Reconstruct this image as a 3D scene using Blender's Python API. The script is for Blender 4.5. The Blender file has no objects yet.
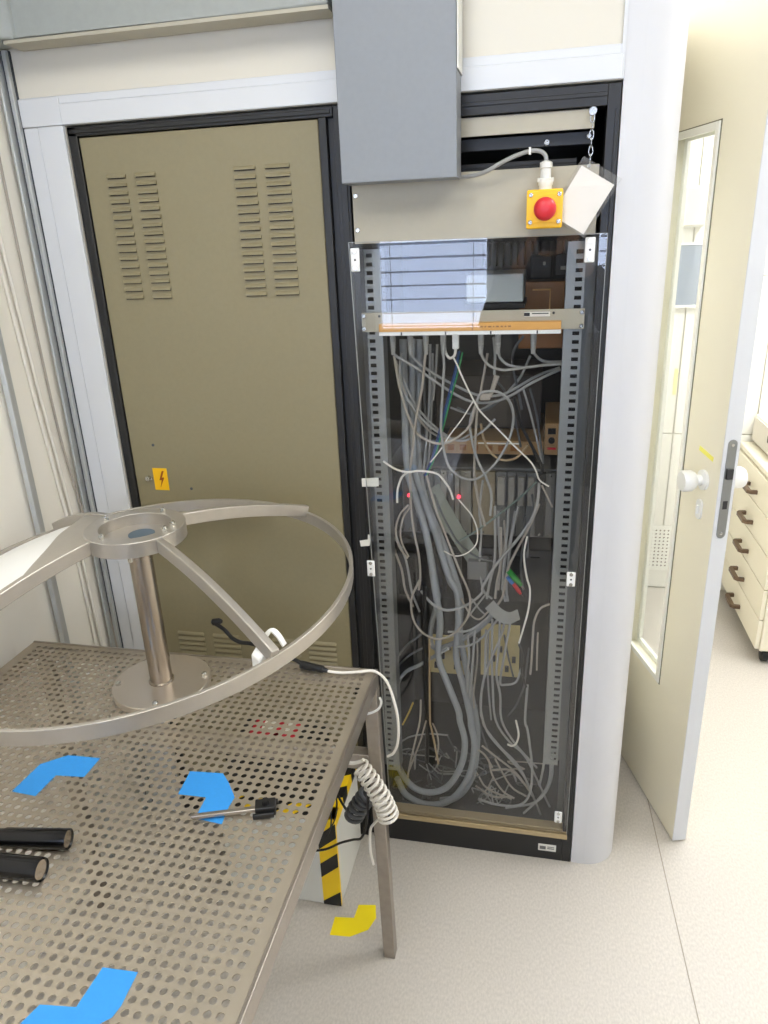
import bpy, bmesh, math, random
from mathutils import Vector, Matrix
random.seed(7)
SC = bpy.context.scene
COL = SC.collection
PI = math.pi

# ------------------------------------------------------------------ helpers
def lin(c):
    return tuple(((v / 12.92) if v <= .04045 else ((v + .055) / 1.055) ** 2.4) for v in [x / 255 for x in c])

def mat(name, rgb, rough=.5, metal=0., noise=0., nscale=30., bump=0., bscale=200., spec=.5, emit=None, stretch=None, coat=0.):
    m = bpy.data.materials.new(name); m.use_nodes = True
    nt = m.node_tree; b = nt.nodes['Principled BSDF']
    c = lin(rgb)
    b.inputs['Base Color'].default_value = (*c, 1)
    b.inputs['Roughness'].default_value = rough
    b.inputs['Metallic'].default_value = metal
    b.inputs['Specular IOR Level'].default_value = spec
    b.inputs['Coat Weight'].default_value = coat
    if noise or bump:
        tc = nt.nodes.new('ShaderNodeTexCoord')
        mp = nt.nodes.new('ShaderNodeMapping')
        nt.links.new(tc.outputs['Object'], mp.inputs['Vector'])
        if stretch: mp.inputs['Scale'].default_value = stretch
    if noise:
        n = nt.nodes.new('ShaderNodeTexNoise'); n.inputs['Scale'].default_value = nscale
        n.inputs['Detail'].default_value = 4
        nt.links.new(mp.outputs[0], n.inputs['Vector'])
        r = nt.nodes.new('ShaderNodeValToRGB')
        r.color_ramp.elements[0].position = .3; r.color_ramp.elements[1].position = .7
        r.color_ramp.elements[0].color = (*[v * (1 - noise) for v in c], 1)
        r.color_ramp.elements[1].color = (*[min(1, v * (1 + noise)) for v in c], 1)
        nt.links.new(n.outputs['Fac'], r.inputs[0]); nt.links.new(r.outputs[0], b.inputs['Base Color'])
    if bump:
        n2 = nt.nodes.new('ShaderNodeTexNoise'); n2.inputs['Scale'].default_value = bscale
        nt.links.new(mp.outputs[0], n2.inputs['Vector'])
        bp = nt.nodes.new('ShaderNodeBump'); bp.inputs['Strength'].default_value = bump
        bp.inputs['Distance'].default_value = .002
        nt.links.new(n2.outputs['Fac'], bp.inputs['Height']); nt.links.new(bp.outputs[0], b.inputs['Normal'])
    if emit:
        b.inputs['Emission Color'].default_value = (*lin(emit[0]), 1)
        b.inputs['Emission Strength'].default_value = emit[1]
    return m

def clear_mat(name, tint=(1, 1, 1), ior=1.49, haze=.0, gloss_rough=0.0):
    """thin clear sheet: transparent body with a Fresnel surface reflection and a trace of haze mixed in as pale diffuse colour"""
    m = bpy.data.materials.new(name); m.use_nodes = True
    nt = m.node_tree; nt.nodes.clear()
    out = nt.nodes.new('ShaderNodeOutputMaterial')
    tr = nt.nodes.new('ShaderNodeBsdfTransparent'); tr.inputs[0].default_value = (*tint, 1)
    gl = nt.nodes.new('ShaderNodeBsdfGlossy'); gl.inputs['Roughness'].default_value = gloss_rough
    gl.inputs[0].default_value = (1, 1, 1, 1)
    fr = nt.nodes.new('ShaderNodeFresnel')          # the same index for the front and the back face of the sheet
    ge = nt.nodes.new('ShaderNodeNewGeometry'); mr = nt.nodes.new('ShaderNodeMapRange')
    mr.inputs['To Min'].default_value = ior; mr.inputs['To Max'].default_value = 1 / ior
    nt.links.new(ge.outputs['Backfacing'], mr.inputs['Value']); nt.links.new(mr.outputs['Result'], fr.inputs[0])
    mx = nt.nodes.new('ShaderNodeMixShader')
    nt.links.new(fr.outputs[0], mx.inputs[0]); nt.links.new(tr.outputs[0], mx.inputs[1]); nt.links.new(gl.outputs[0], mx.inputs[2])
    last = mx
    if haze:
        df = nt.nodes.new('ShaderNodeBsdfDiffuse'); df.inputs[0].default_value = (.75, .73, .7, 1)  # flat pale diffuse paints the grey haze over the sheet
        m2 = nt.nodes.new('ShaderNodeMixShader'); m2.inputs[0].default_value = haze
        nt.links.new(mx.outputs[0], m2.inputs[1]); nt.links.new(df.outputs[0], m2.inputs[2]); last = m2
    nt.links.new(last.outputs[0], out.inputs[0])
    return m

class MB:
    def __init__(s): s.v = []; s.f = []
    def add(s, vs, fs):
        o = len(s.v); s.v += [tuple(v) for v in vs]; s.f += [tuple(i + o for i in f) for f in fs]; return s
    def box(s, x0, x1, y0, y1, z0, z1, M=None):
        vs = [Vector((x, y, z)) for z in (z0, z1) for y in (y0, y1) for x in (x0, x1)]
        if M: vs = [M @ v for v in vs]
        return s.add(vs, [(0, 2, 3, 1), (4, 5, 7, 6), (0, 1, 5, 4), (2, 6, 7, 3), (0, 4, 6, 2), (1, 3, 7, 5)])
    def prism(s, pts, axis, a, b, M=None):
        """pts: 2D outline counter-clockwise; axis 'x','y','z' = extrusion axis from a to b"""
        n = len(pts)
        def P(p, t):
            v = {'z': (p[0], p[1], t), 'y': (p[0], t, p[1]), 'x': (t, p[0], p[1])}[axis]
            v = Vector(v); return M @ v if M else v
        vs = [P(p, a) for p in pts] + [P(p, b) for p in pts]
        fs = [tuple(range(n))[::-1], tuple(range(n, 2 * n))]
        fs += [(i, (i + 1) % n, (i + 1) % n + n, i + n) for i in range(n)]
        return s.add(vs, fs)
    def lathe(s, prof, seg=24, M=None, cap=True):
        """prof: list of (r, z) about the z axis"""
        vs = []; fs = []
        for r, z in prof:
            for k in range(seg):
                a = 2 * PI * k / seg; v = Vector((r * math.cos(a), r * math.sin(a), z)); vs.append(M @ v if M else v)
        for j in range(len(prof) - 1):
            for k in range(seg):
                k2 = (k + 1) % seg
                fs.append((j * seg + k, j * seg + k2, (j + 1) * seg + k2, (j + 1) * seg + k))
        if cap:
            fs.append(tuple(range(seg))[::-1]); fs.append(tuple((len(prof) - 1) * seg + k for k in range(seg)))
        return s.add(vs, fs)
    def cyl(s, p, q, r, seg=16, r2=None):
        p = Vector(p); q = Vector(q); d = q - p
        M = Matrix.Translation(p) @ d.to_track_quat('Z', 'Y').to_matrix().to_4x4()
        return s.lathe([(r, 0), (r2 if r2 is not None else r, d.length)], seg, M)
    def sweep(s, pts, sec, closed=False, up=None):
        """sweep a closed 2D section along pts; up fixes the section's second axis if given"""
        pts = [Vector(p) for p in pts]; n = len(pts); m = len(sec)
        fr = []; prev = None
        for i in range(n):
            a = pts[i - 1] if (i > 0 or closed) else pts[i]
            b = pts[(i + 1) % n] if (i < n - 1 or closed) else pts[i]
            t = (b - a)
            t = t.normalized() if t.length > 1e-9 else Vector((0, 0, 1))
            if up is not None:
                u = Vector(up) - t * t.dot(Vector(up)); u.normalize(); r = t.cross(u)
            else:
                if prev is None:
                    u = Vector((0, 1, 0)) if abs(t.y) < .9 else Vector((1, 0, 0))
                else: u = prev
                u = (u - t * t.dot(u)).normalized(); r = t.cross(u); prev = u
            fr.append((r, u))
        vs = [pts[i] + fr[i][0] * a + fr[i][1] * b for i in range(n) for (a, b) in sec]
        fs = []
        for i in range(n if closed else n - 1):
            j = (i + 1) % n
            for k in range(m):
                k2 = (k + 1) % m
                fs.append((i * m + k, i * m + k2, j * m + k2, j * m + k))
        if not closed:
            fs.append(tuple(range(m))[::-1]); fs.append(tuple((n - 1) * m + k for k in range(m)))
        return s.add(vs, fs)
    def tube(s, pts, r, seg=8, smooth=4, closed=False):
        if smooth: pts = spline(pts, smooth, closed)
        return s.sweep(pts, [(r * math.cos(2 * PI * k / seg), r * math.sin(2 * PI * k / seg)) for k in range(seg)], closed)
    def build(s, name, m, parent=None, bevel=0., ang=35, seg=2):
        me = bpy.data.meshes.new(name); me.from_pydata(s.v, [], s.f); me.update()
        bm = bmesh.new(); bm.from_mesh(me); bmesh.ops.recalc_face_normals(bm, faces=bm.faces); bm.to_mesh(me); bm.free()
        me.shade_smooth(); me.set_sharp_from_angle(angle=math.radians(ang))
        o = bpy.data.objects.new(name, me); COL.objects.link(o)
        if m: me.materials.append(m)
        if parent: o.parent = parent
        if bevel:
            b = o.modifiers.new('Bevel', 'BEVEL'); b.width = bevel; b.segments = seg; b.limit_method = 'ANGLE'
            b.angle_limit = math.radians(40)
        return o

def spline(pts, n=4, closed=False):
    P = [Vector(p) for p in pts]
    if len(P) < 3: return P
    out = []; N = len(P)
    rng = range(N if closed else N - 1)
    for i in rng:
        p1 = P[i]; p2 = P[(i + 1) % N]
        p0 = P[i - 1] if (i > 0 or closed) else p1 * 2 - p2
        p3 = P[(i + 2) % N] if (i < N - 2 or closed) else p2 * 2 - p1
        for k in range(n):
            t = k / n
            out.append(.5 * ((2 * p1) + (p2 - p0) * t + (2 * p0 - 5 * p1 + 4 * p2 - p3) * t * t + (3 * p1 - p0 - 3 * p2 + p3) * t ** 3))
    if not closed: out.append(P[-1])
    return out

def tag(o, label, cat, group=None, kind=None):
    o['label'] = label; o['category'] = cat
    if group: o['group'] = group
    if kind: o['kind'] = kind
    return o
def struct(o, label=None):
    o['kind'] = 'structure'
    if label: o['label'] = label
    return o
def thing(name, label, cat, loc=(0, 0, 0), group=None):
    o = bpy.data.objects.new(name, None); COL.objects.link(o); o.empty_display_size = .05
    o.location = loc
    return tag(o, label, cat, group)
def keep(o, root):
    """parent o to root, o's mesh being given in world coordinates"""
    o.parent = root; o.matrix_parent_inverse = Matrix.Translation(root.location).inverted(); return o

def perforated(x0, x1, y0, y1, z0, z1, pitch, r, margin, seg=12, hx=None, hy=None):
    """sheet from z0 to z1 with a square grid of real holes (round, or rectangular hx x hy half sizes)"""
    mb = MB()
    px, py = pitch if isinstance(pitch, tuple) else (pitch, pitch)
    nx = int((x1 - x0 - 2 * margin) / px); ny = int((y1 - y0 - 2 * margin) / py)
    ox = (x0 + x1 - nx * px) / 2; oy = (y0 + y1 - ny * py) / 2
    for i in range(nx):
        for j in range(ny):
            cx = ox + (i + .5) * px; cy = oy + (j + .5) * py
            if hx is None:
                ring = [(cx + r * math.cos(2 * PI * (k + .5) / seg + 0), cy + r * math.sin(2 * PI * (k + .5) / seg)) for k in range(seg)]
            else:
                ring = [(cx + hx, cy + hy), (cx - hx, cy + hy), (cx - hx, cy - hy), (cx + hx, cy - hy)]
            sg = len(ring)
            q = sg // 4
            cor = [(cx + px / 2, cy + py / 2), (cx - px / 2, cy + py / 2), (cx - px / 2, cy - py / 2), (cx + px / 2, cy - py / 2)]
            vs = [(*p, z1) for p in ring] + [(*p, z1) for p in cor] + [(*p, z0) for p in ring] + [(*p, z0) for p in cor]
            N = sg + 4; fs = []
            if hx is None:
                for c in range(4):
                    a = c * q; c2 = (c + 1) % 4
                    run = [(a + t) % sg for t in range(q)]
                    nxt = (a + q) % sg
                    fs.append(tuple([sg + c] + run[::-1])); 
                    fs.append((sg + c, run[-1], nxt, sg + c2)[::-1])
            else:
                for c in range(4):
                    c2 = (c + 1) % 4; fs.append((c, c2, sg + c2, sg + c))
            top = list(fs)
            bot = [tuple(v + N for v in f[::-1]) for f in top]
            wal = [(k, (k + 1) % sg, (k + 1) % sg + N, k + N) for k in range(sg)]
            mb.add(vs, top + bot + wal)
    X0, X1, Y0, Y1 = ox, ox + nx * px, oy, oy + ny * py
    for a, b, c, d in ((x0, X0, y0, y1), (X1, x1, y0, y1), (X0, X1, y0, Y0), (X0, X1, Y1, y1)):
        if b - a > 1e-5 and d - c > 1e-5: mb.box(a, b, c, d, z0, z1)
    return mb

# ------------------------------------------------------------------ materials
M = {}
M['floor'] = mat('vinyl_floor', (192, 186, 176), .42, noise=.10, nscale=210, stretch=(1, .55, 1), bump=.03, bscale=120)
M['wall'] = mat('cream_wall_panel', (240, 236, 226), .5, noise=.01, nscale=6)
M['cream'] = mat('cream_partition_panel', (214, 209, 195), .5)
M['white'] = mat('white_coated_profile', (212, 214, 216), .38)
M['alu'] = mat('anodised_aluminium', (190, 193, 192), .4, .5)
M['groove'] = mat('dark_joint', (60, 66, 72), .6)
M['ceil'] = mat('ceiling_white', (238, 238, 234), .7)
M['duct'] = mat('grey_painted_duct', (152, 156, 151), .55, noise=.03, nscale=60)
M['ductbox'] = mat('grey_powder_coat', (134, 138, 142), .5, noise=.02, nscale=90)
M['black'] = mat('black_frame_paint', (27, 27, 27), .42)
M['blackdk'] = mat('matt_black', (15, 15, 16), .6)
M['darkgrey'] = mat('dark_grey_post', (62, 68, 74), .42)
M['olive'] = mat('beige_olive_enamel', (136, 127, 98), .5, noise=.025, nscale=110, bump=.03, bscale=400)
M['beige'] = mat('beige_grey_enamel', (174, 168, 150), .5, noise=.015, nscale=80)
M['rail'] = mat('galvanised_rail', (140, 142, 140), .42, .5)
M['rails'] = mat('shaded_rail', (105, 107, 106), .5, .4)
M['steel'] = mat('brushed_stainless', (168, 160, 150), .33, .9, noise=.06, nscale=60, stretch=(1, 12, 1))
M['steeltop'] = mat('perforated_stainless', (182, 172, 155), .40, .75, noise=.05, nscale=14)
M['foot'] = mat('lathe_turned_foot', (200, 191, 178), .32, .85)
M['steelpole'] = mat('turned_stainless', (170, 160, 148), .25, .95)
M['alusand'] = mat('machined_aluminium', (184, 178, 168), .36, .72, noise=.03, nscale=50)
M['chrome'] = mat('zinc_screw', (205, 205, 200), .22, .95)
M['yellow'] = mat('yellow_plastic', (246, 190, 16), .4)
M['red'] = mat('red_plastic', (205, 38, 48), .35)
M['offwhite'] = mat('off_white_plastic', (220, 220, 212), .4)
M['whitep'] = mat('white_plastic', (236, 236, 232), .35)
M['paper'] = mat('card_paper', (244, 240, 232), .55)
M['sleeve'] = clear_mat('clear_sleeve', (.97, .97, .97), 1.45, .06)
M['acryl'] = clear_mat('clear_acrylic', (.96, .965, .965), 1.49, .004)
M['acrylrim'] = mat('acrylic_edge', (150, 152, 148), .3)
M['glass'] = clear_mat('door_glass', (.97, .98, .97), 1.5, .0)
M['brass'] = mat('tan_sealing_rail', (178, 158, 120), .4, .3)
M['tan'] = mat('tan_enamel', (156, 124, 82), .5)
M['orange'] = mat('ochre_port_strip', (222, 166, 88), .5)
M['copper'] = mat('copper_brown', (140, 92, 46), .45, .3)
M['cardgrey'] = mat('grey_card_front', (104, 104, 102), .5)
M['cardlight'] = mat('light_card_front', (138, 134, 124), .5)
M['ic'] = mat('charcoal_module', (28, 28, 29), .55)
M['pcb'] = mat('pale_yellow_board', (196, 178, 122), .6, noise=.06, nscale=40)
M['boxgrey'] = mat('light_grey_unit', (176, 182, 178), .5)
M['bluetape'] = mat('blue_tape', (46, 140, 214), .6, noise=.03, nscale=200, bump=.05, bscale=900)
M['yeltape'] = mat('yellow_tape', (250, 226, 20), .5)
M['hazy'] = mat('hazard_yellow', (255, 214, 26), .45)
M['hazb'] = mat('hazard_black', (22, 22, 22), .45)
M['boxwhite'] = mat('white_cabinet_paint', (222, 222, 214), .5)
M['doorm'] = mat('cream_door', (240, 234, 212), .42)
M['dooredge'] = mat('grey_white_door_edge', (214, 216, 218), .42)
M['bead'] = mat('white_glazing_bead', (242, 241, 232), .4)
M['drawer'] = mat('cream_drawer', (236, 230, 208), .45)
M['brown'] = mat('brown_handle', (98, 78, 58), .45)
M['tile'] = mat('white_wall_tile', (238, 236, 226), .25)
M['tilegap'] = mat('tile_joint', (206, 202, 190), .7)
M['board'] = mat('blue_grey_board', (146, 155, 167), .5)
M['label'] = mat('white_label', (226, 224, 214), .5)
M['ink'] = mat('dark_ink', (40, 40, 44), .5)
M['redink'] = mat('red_ink', (190, 30, 50), .5)
M['rubber'] = mat('black_rubber', (20, 20, 21), .45)
M['tubeblk'] = mat('black_anodised_tube', (14, 14, 16), .22, .3)
M['sky'] = mat('daylight_pane', (200, 222, 255), .5, emit=((216, 227, 248), 7.5))
M['slat'] = mat('blind_slat', (205, 215, 232), .45)
M['diff'] = mat('lamp_diffuser', (255, 255, 252), .5, emit=((255, 252, 246), 9.5))
M['diff2'] = mat('lamp_diffuser_bright', (255, 255, 252), .5, emit=((247, 249, 255), 16.0))
M['ledred'] = mat('red_indicator', (255, 60, 70), .4, emit=((255, 50, 70), 5.0))
CM = {'grey': mat('grey_cable', (152, 152, 149), .5), 'greige': mat('warm_grey_cable', (164, 156, 145), .5),
      'dgrey': mat('dark_grey_cable', (86, 88, 90), .5), 'hose': mat('grey_sheath', (146, 150, 152), .5, bump=.25, bscale=500),
      'white': mat('white_cable', (226, 222, 212), .45), 'black': mat('black_cable', (24, 25, 27), .5),
      'blue': mat('blue_wire', (30, 60, 130), .45), 'blue2': mat('teal_wire', (30, 100, 150), .45), 'green': mat('green_wire', (40, 150, 90), .45),
      'tan': mat('tan_cable', (168, 146, 112), .5), 'greengrey': mat('grey_green_cable', (112, 126, 118), .5), 'yellow': mat('yellow_tipped_cable', (176, 150, 50), .5)}

# ------------------------------------------------------------------ camera
cd = bpy.data.cameras.new('camera'); cam = bpy.data.objects.new('camera', cd); COL.objects.link(cam)
cd.sensor_fit = 'HORIZONTAL'; cd.sensor_width = 36; cd.lens = 723.537 / 768 * 36; cd.clip_start = .02
right = Vector((0.97765459, 0.20645596, -0.03959089)); down = Vector((0.03689802, -0.35393895, -0.9345404)); fwd = Vector((-0.20695419, 0.91219689, -0.35364785))
cam.matrix_world = Matrix(((right.x, -down.x, -fwd.x, 0.0), (right.y, -down.y, -fwd.y, -1.55300625), (right.z, -down.z, -fwd.z, 1.59571474), (0, 0, 0, 1)))
SC.camera = cam

# ------------------------------------------------------------------ setting
struct(MB().box(-1.2, 2.3, -3.3, 1.8, -.06, 0).build('floor', M['floor']))
struct(MB().box(-1.2, 2.3, -3.3, 1.8, 2.75, 2.81).build('ceiling', M['ceil']))
struct(MB().box(-1.2, -1.14, -3.3, .06, 0, 2.75).build('wall_left', M['wall']))
struct(MB().box(2.2, 2.3, -3.3, 1.8, 0, 2.75).build('wall_right', M['wall']))
# front wall (behind the camera) with two window openings
wf = MB()
for a, b, c, d in ((-1.2, 2.3, 0, 1.0), (-1.2, 2.3, 2.25, 2.75), (-1.2, -1.08, 1.0, 2.25), (-.32, .26, 1.0, 2.25), (1.2, 2.3, 1.0, 2.25)):
    wf.box(a, b, -3.3, -3.2, c, d)
struct(wf.build('wall_front', mat('grey_front_wall', (128, 126, 120), .6)))
for i, (a, b) in enumerate(((-1.08, -.32), (.26, 1.2))):
    w = struct(bpy.data.objects.new('window_%d' % (i + 1), None)); COL.objects.link(w); w.location = ((a + b) / 2, -3.25, 1.0)
    fm = MB()
    for p in ((a, a + .04, 1.0, 2.25), (b - .04, b, 1.0, 2.25), (a, b, 1.0, 1.04), (a, b, 2.21, 2.25)): fm.box(p[0], p[1], -3.27, -3.21, p[2], p[3])
    keep(fm.build('window_frame', M['white']), w)
    keep(MB().box(a + .04, b - .04, -3.262, -3.256, 1.04, 2.21).build('pane', M['sky']), w)
    sl = MB(); z = 1.06
    while z < 2.2:
        sl.box(-(b - a) / 2 + .045, (b - a) / 2 - .045, -.038, .038, -.001, .001, Matrix.Translation(((a + b) / 2, -3.175, z)) @ Matrix.Rotation(math.radians(10), 4, 'X')); z += .083
    for xx in (a + .12, b - .12): sl.box(xx - .002, xx + .002, -3.177, -3.174, 1.02, 2.22)
    sl.box(a + .03, b - .03, -3.195, -3.155, 2.205, 2.25)
    keep(sl.build('blind', M['slat']), w)
# partition with the cabinets: jamb, lintel, dividing wall, end post
struct(MB().box(-1.13, -1.012, 0, .06, 0, 1.846).box(-1.13, .122, 0, .06, 1.846, 2.75).build('wall_back', M['cream']))
def arc(cx, cy, r, a0, a1, n=14):
    return [(cx + r * math.cos(math.radians(a0 + (a1 - a0) * k / n)), cy + r * math.sin(math.radians(a0 + (a1 - a0) * k / n))) for k in range(n + 1)]
post = [(.1235, 0), (.158, 0)] + arc(.158, .079, .079, -90, 0) + [(.237, .12), (.1235, .12)]
struct(MB().prism(post, 'z', 0, 2.75).build('trim_8', mat('end_post_paint', (206, 206, 207), .45)), 'rounded white end post of the partition beside the rack')
struct(MB().box(.1235, .232, .12, 1.8, 0, 2.75).build('wall_middle', M['wall']))
struct(MB().box(.232, 2.3, 1.72, 1.8, 0, 2.75).build('wall_rear', M['tilegap']))
# trims
t = MB().box(-1.108, -1.012, -.008, 0, 1.8465, 1.9).box(-1.012, .121, -.008, 0, 1.8465, 1.886).box(-1.108, .121, -.004, 0, 1.886, 1.902)
struct(t.build('trim_1', M['white'], bevel=.0015), 'white profile over the cabinet tops')
t = MB().box(-1.072, -1.0125, -.008, 0, 0, 1.8455).box(-1.108, -1.074, -.005, 0, 0, 1.8455)
struct(t.build('trim_2', M['white'], bevel=.0015), 'white upright beside the left cabinet')
t = MB().box(-1.1295, -1.124, -.03, -.0005, 0, 1.99).box(-1.119, -1.110, -.016, -.0005, 0, 1.99)
struct(t.build('trim_3', M['alu'], bevel=.001), 'aluminium corner profile')
t = MB().box(-1.124, -1.119, -.012, -.0005, 0, 1.99).box(-1.110, -1.108, -.006, -.0005, 0, 1.99)
struct(t.build('trim_4', M['groove']), 'dark groove of the corner profile')
t = MB().prism([(-1.129, -.214), (-1.118, -.212), (-1.116, -.203), (-1.118, -.194), (-1.129, -.192)], 'z', 0, 1.99)
struct(t.build('trim_5', M['alu'], bevel=.001), 'aluminium upright on the left wall')
t = MB().box(.117, .1232, -.006, -.0002, 1.8465, 2.75)
struct(t.build('trim_6', M['white']), 'joint profile above the rack')
# floor joint
struct(MB().prism([(.3455, .47), (.3785, -.4), (.402, -1.4), (.4045, -1.4), (.381, -.4), (.348, .47)], 'z', 0, .0006).build('trim_7', mat('floor_joint', (150, 142, 128), .6)), 'welded joint in the vinyl floor')
# tiles on the far wall
tl = MB()
x = .24
while x < 2.18:
    z = .1
    while z < 2.7:
        tl.box(x, min(x + .325, 2.195), 1.713, 1.7205, z, min(z + .645, 2.74)); z += .65
    x += .33
tl.box(.24, 2.195, 1.71, 1.7205, .004, .096)
struct(tl.build('wall_far', M['tile'], bevel=.002), 'large white tiles of the far room')

# ------------------------------------------------------------------ overhead ducts
dk = thing('cable_trunking', 'grey cable trunking running along the top of the wall above the left cabinet', 'trunking', (-.75, -.035, 1.99))
d = [(-.4, -.0085), (-.4, -.072), (-1.04, -.072)] + [(p[0], p[1]) for p in arc(-1.04, -.11, .038, 90, 180, 6)] + [(-1.078, -2.6), (-1.1295, -2.6), (-1.1295, -.0085)]
keep(MB().prism(d[::-1], 'z', 1.992, 2.32).build('channel', M['duct'], bevel=.004), dk)
keep(MB().box(-1.07, -.4, -.070, -.010, 1.985, 1.9915).build('lower_flange', M['beige']), dk)
hb = thing('duct_box', 'tall grey sheet metal box hanging over the top of the open rack', 'box', (-.28, -.045, 1.696))
keep(MB().box(-.390, -.1685, -.08, -.0095, 1.6965, 2.6).build('cover', M['ductbox'], bevel=.0015), hb)
keep(MB().box(-.1675, -.1655, -.082, -.0095, 1.872, 2.6).build('lit_side', M['offwhite']), hb)  # pale sheet paints the lit upper part of the box's side face
def kid(mb, name, m, parent, root, **k):
    """a sub-part: mesh in world coordinates, its parent being a part of root"""
    o = mb.build(name, m, **k); o.parent = parent
    pm = parent.matrix_parent_inverse
    o.matrix_parent_inverse = (Matrix.Translation(root.location) @ pm).inverted(); return o

# ------------------------------------------------------------------ left cabinet
cab = thing('electrical_cabinet', 'closed cabinet with a plain olive beige door and rows of ventilation slots', 'cabinet', (-.715, .3, 0))
f = MB().box(-1.009, -.988, 0, .03, 0, 1.8425).box(-1.009, -.4225, 0, .03, 1.8235, 1.8425).box(-.453, -.4365, .0, .03, 0, 1.8235).box(-.4365, -.4225, .012, .04, 0, 1.8235).box(-.988, -.453, 0, .03, 0, .05)
f.box(-1.004, -.4265, -.003, 0, 1.829, 1.8375)
keep(f.build('frame', M['black'], bevel=.002), cab)
keep(MB().box(-1.008, -.424, .04, .6, 0.0, 1.842).build('body', M['blackdk']), cab)
pd = keep(MB().box(-.9865, -.4545, .004, .024, .053, 1.8215).build('door', M['olive'], bevel=.002), cab)
def louvers(cols, z0, n, pitch, name='louver_bank'):
    for (a, b) in cols:
        lv = MB(); sl = MB()
        for k in range(n):
            z = z0 - k * pitch
            prof = [(.0042, z + .004), (-.0005, z - .0005), (-.0018, z - .0032), (-.0018, z - .0040), (.0042, z - .0040)]
            lv.prism(prof, 'x', a, b)
            sl.box(a + .001, b - .001, .0028, .0042, z - .0058, z - .0040)
        o = keep(lv.build(name, M['olive']), cab)
        kid(sl, 'slot', M['blackdk'], o, cab)
louvers([(-.934, -.889), (-.867, -.8195), (-.642, -.594), (-.5735, -.5195)], 1.7435, 16, .01665)
louvers([(-.938, -.862), (-.836, -.760), (-.668, -.592), (-.57, -.494)], .622, 7, .0152)
lb = keep(MB().box(-.937, -.899, .0028, .0042, 1.029, 1.086).build('warning_label', M['yellow']), cab); lb['label'] = 'small yellow label with a lightning bolt'
bolt = MB().prism([(-.912, 1.079), (-.922, 1.055), (-.916, 1.055), (-.9215, 1.036), (-.908, 1.062), (-.9145, 1.062), (-.907, 1.079)], 'y', .0022, .003)
kid(bolt, 'lightning_bolt', mat('brown_ink', (150, 70, 10), .5), lb, cab)
lk = MB().cyl((-.950, .004, 1.060), (-.950, -.006, 1.060), .006).box(-.951, -.949, -.007, -.005, 1.056, 1.064).box(-.954, -.9395, -.0015, .003, 1.0565, 1.0625)
keep(lk.build('lock', M['chrome']), cab)
for p in ((-.839, 1.035), (-.925, 1.145)):
    keep(MB().cyl((p[0], .004, p[1]), (p[0], .0025, p[1]), .0035, 10).build('screw', M['darkgrey']), cab)

# ------------------------------------------------------------------ open rack
rk = thing('equipment_rack', 'open black equipment rack full of tangled grey cables', 'rack', (-.15, .3, 0))
f = MB()
f.box(-.4215, -.3945, 0, .05, 0, 1.842).box(.098, .1215, 0, .05, 0, 1.842)
f.box(-.3945, .098, .0, .05, 1.8065, 1.842).box(-.3945, .098, -.002, 0, 1.8215, 1.829)
f.box(-.412, -.3990, -.003, 0, .1, 1.80).box(.1125, .1185, -.003, 0, .1, 1.80)
f.box(-.3945, .098, 0, .05, 0, .088)
keep(f.build('frame', M['black'], bevel=.002), rk)
keep(MB().box(-.4215, -.413, .0505, .66, 0, 1.842).build('side_panel', M['blackdk']), rk)
keep(MB().box(.113, .1215, .0505, .66, 0, 1.842).build('side_panel', M['blackdk']), rk)
keep(MB().box(-.413, .113, .645, .66, 0.0, 1.842).build('rear_panel', M['ic']), rk)
keep(MB().box(-.413, .113, .0505, .645, 1.83, 1.842).build('top_panel', M['blackdk']), rk)
keep(MB().box(-.413, .113, .0505, .645, .002, .012).build('floor_pan', M['ic']), rk)
keep(MB().box(-.3945, .098, .0012, .03, .089, .106).build('sill', M['brass'], bevel=.002), rk)
# perforated uprights: a front flange with slots and a return flange with slots
def upright(x0, x1, zlo, zhi, side):
    L = zhi - zlo
    hx = MB(); p = perforated(-(x1 - x0) / 2, (x1 - x0) / 2, 0, L, -.001, .001, (x1 - x0 - .004, .0178), 0, .002, hx=(x1 - x0) * .30, hy=.0040)
    Rm = Matrix.Translation(((x0 + x1) / 2, .032, zlo)) @ Matrix.Rotation(PI / 2, 4, 'X')
    hx.add([Rm @ Vector(v) for v in p.v], p.f)
    o = keep(hx.build('rail', M['rail']), rk)
    m2 = MB()
    if side < 0: m2.box(x1, x1 + .013, .0305, .0335, zlo, zhi).box(x1 + .011, x1 + .013, .0335, .075, zlo, zhi)
    else: m2.box(x0 - .013, x0, .0305, .0335, zlo, zhi).box(x0 - .013, x0 - .011, .0335, .075, zlo, zhi)
    kid(m2, 'rail_lip', M['rail'], o, rk)
    q = perforated(-.011, .011, 0, L, -.001, .001, (.020, .0178), 0, .001, hx=.0055, hy=.0045)
    m3 = MB(); xc = x0 - .012 if side < 0 else x1 + .012
    R2 = Matrix.Translation((xc, .052, zlo)) @ Matrix.Rotation(PI / 2, 4, 'X')
    m3.add([R2 @ Vector(v) for v in q.v], q.f)
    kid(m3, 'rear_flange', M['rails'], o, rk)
upright(-.380, -.358, .215, 1.575, -1)
upright(.053, .0765, .29, 1.575, 1)
for z in (.25,): keep(MB().box(.083, .105, .06, .064, .1, z + .3).build('cable_strip', M['rails']), rk)

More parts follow.
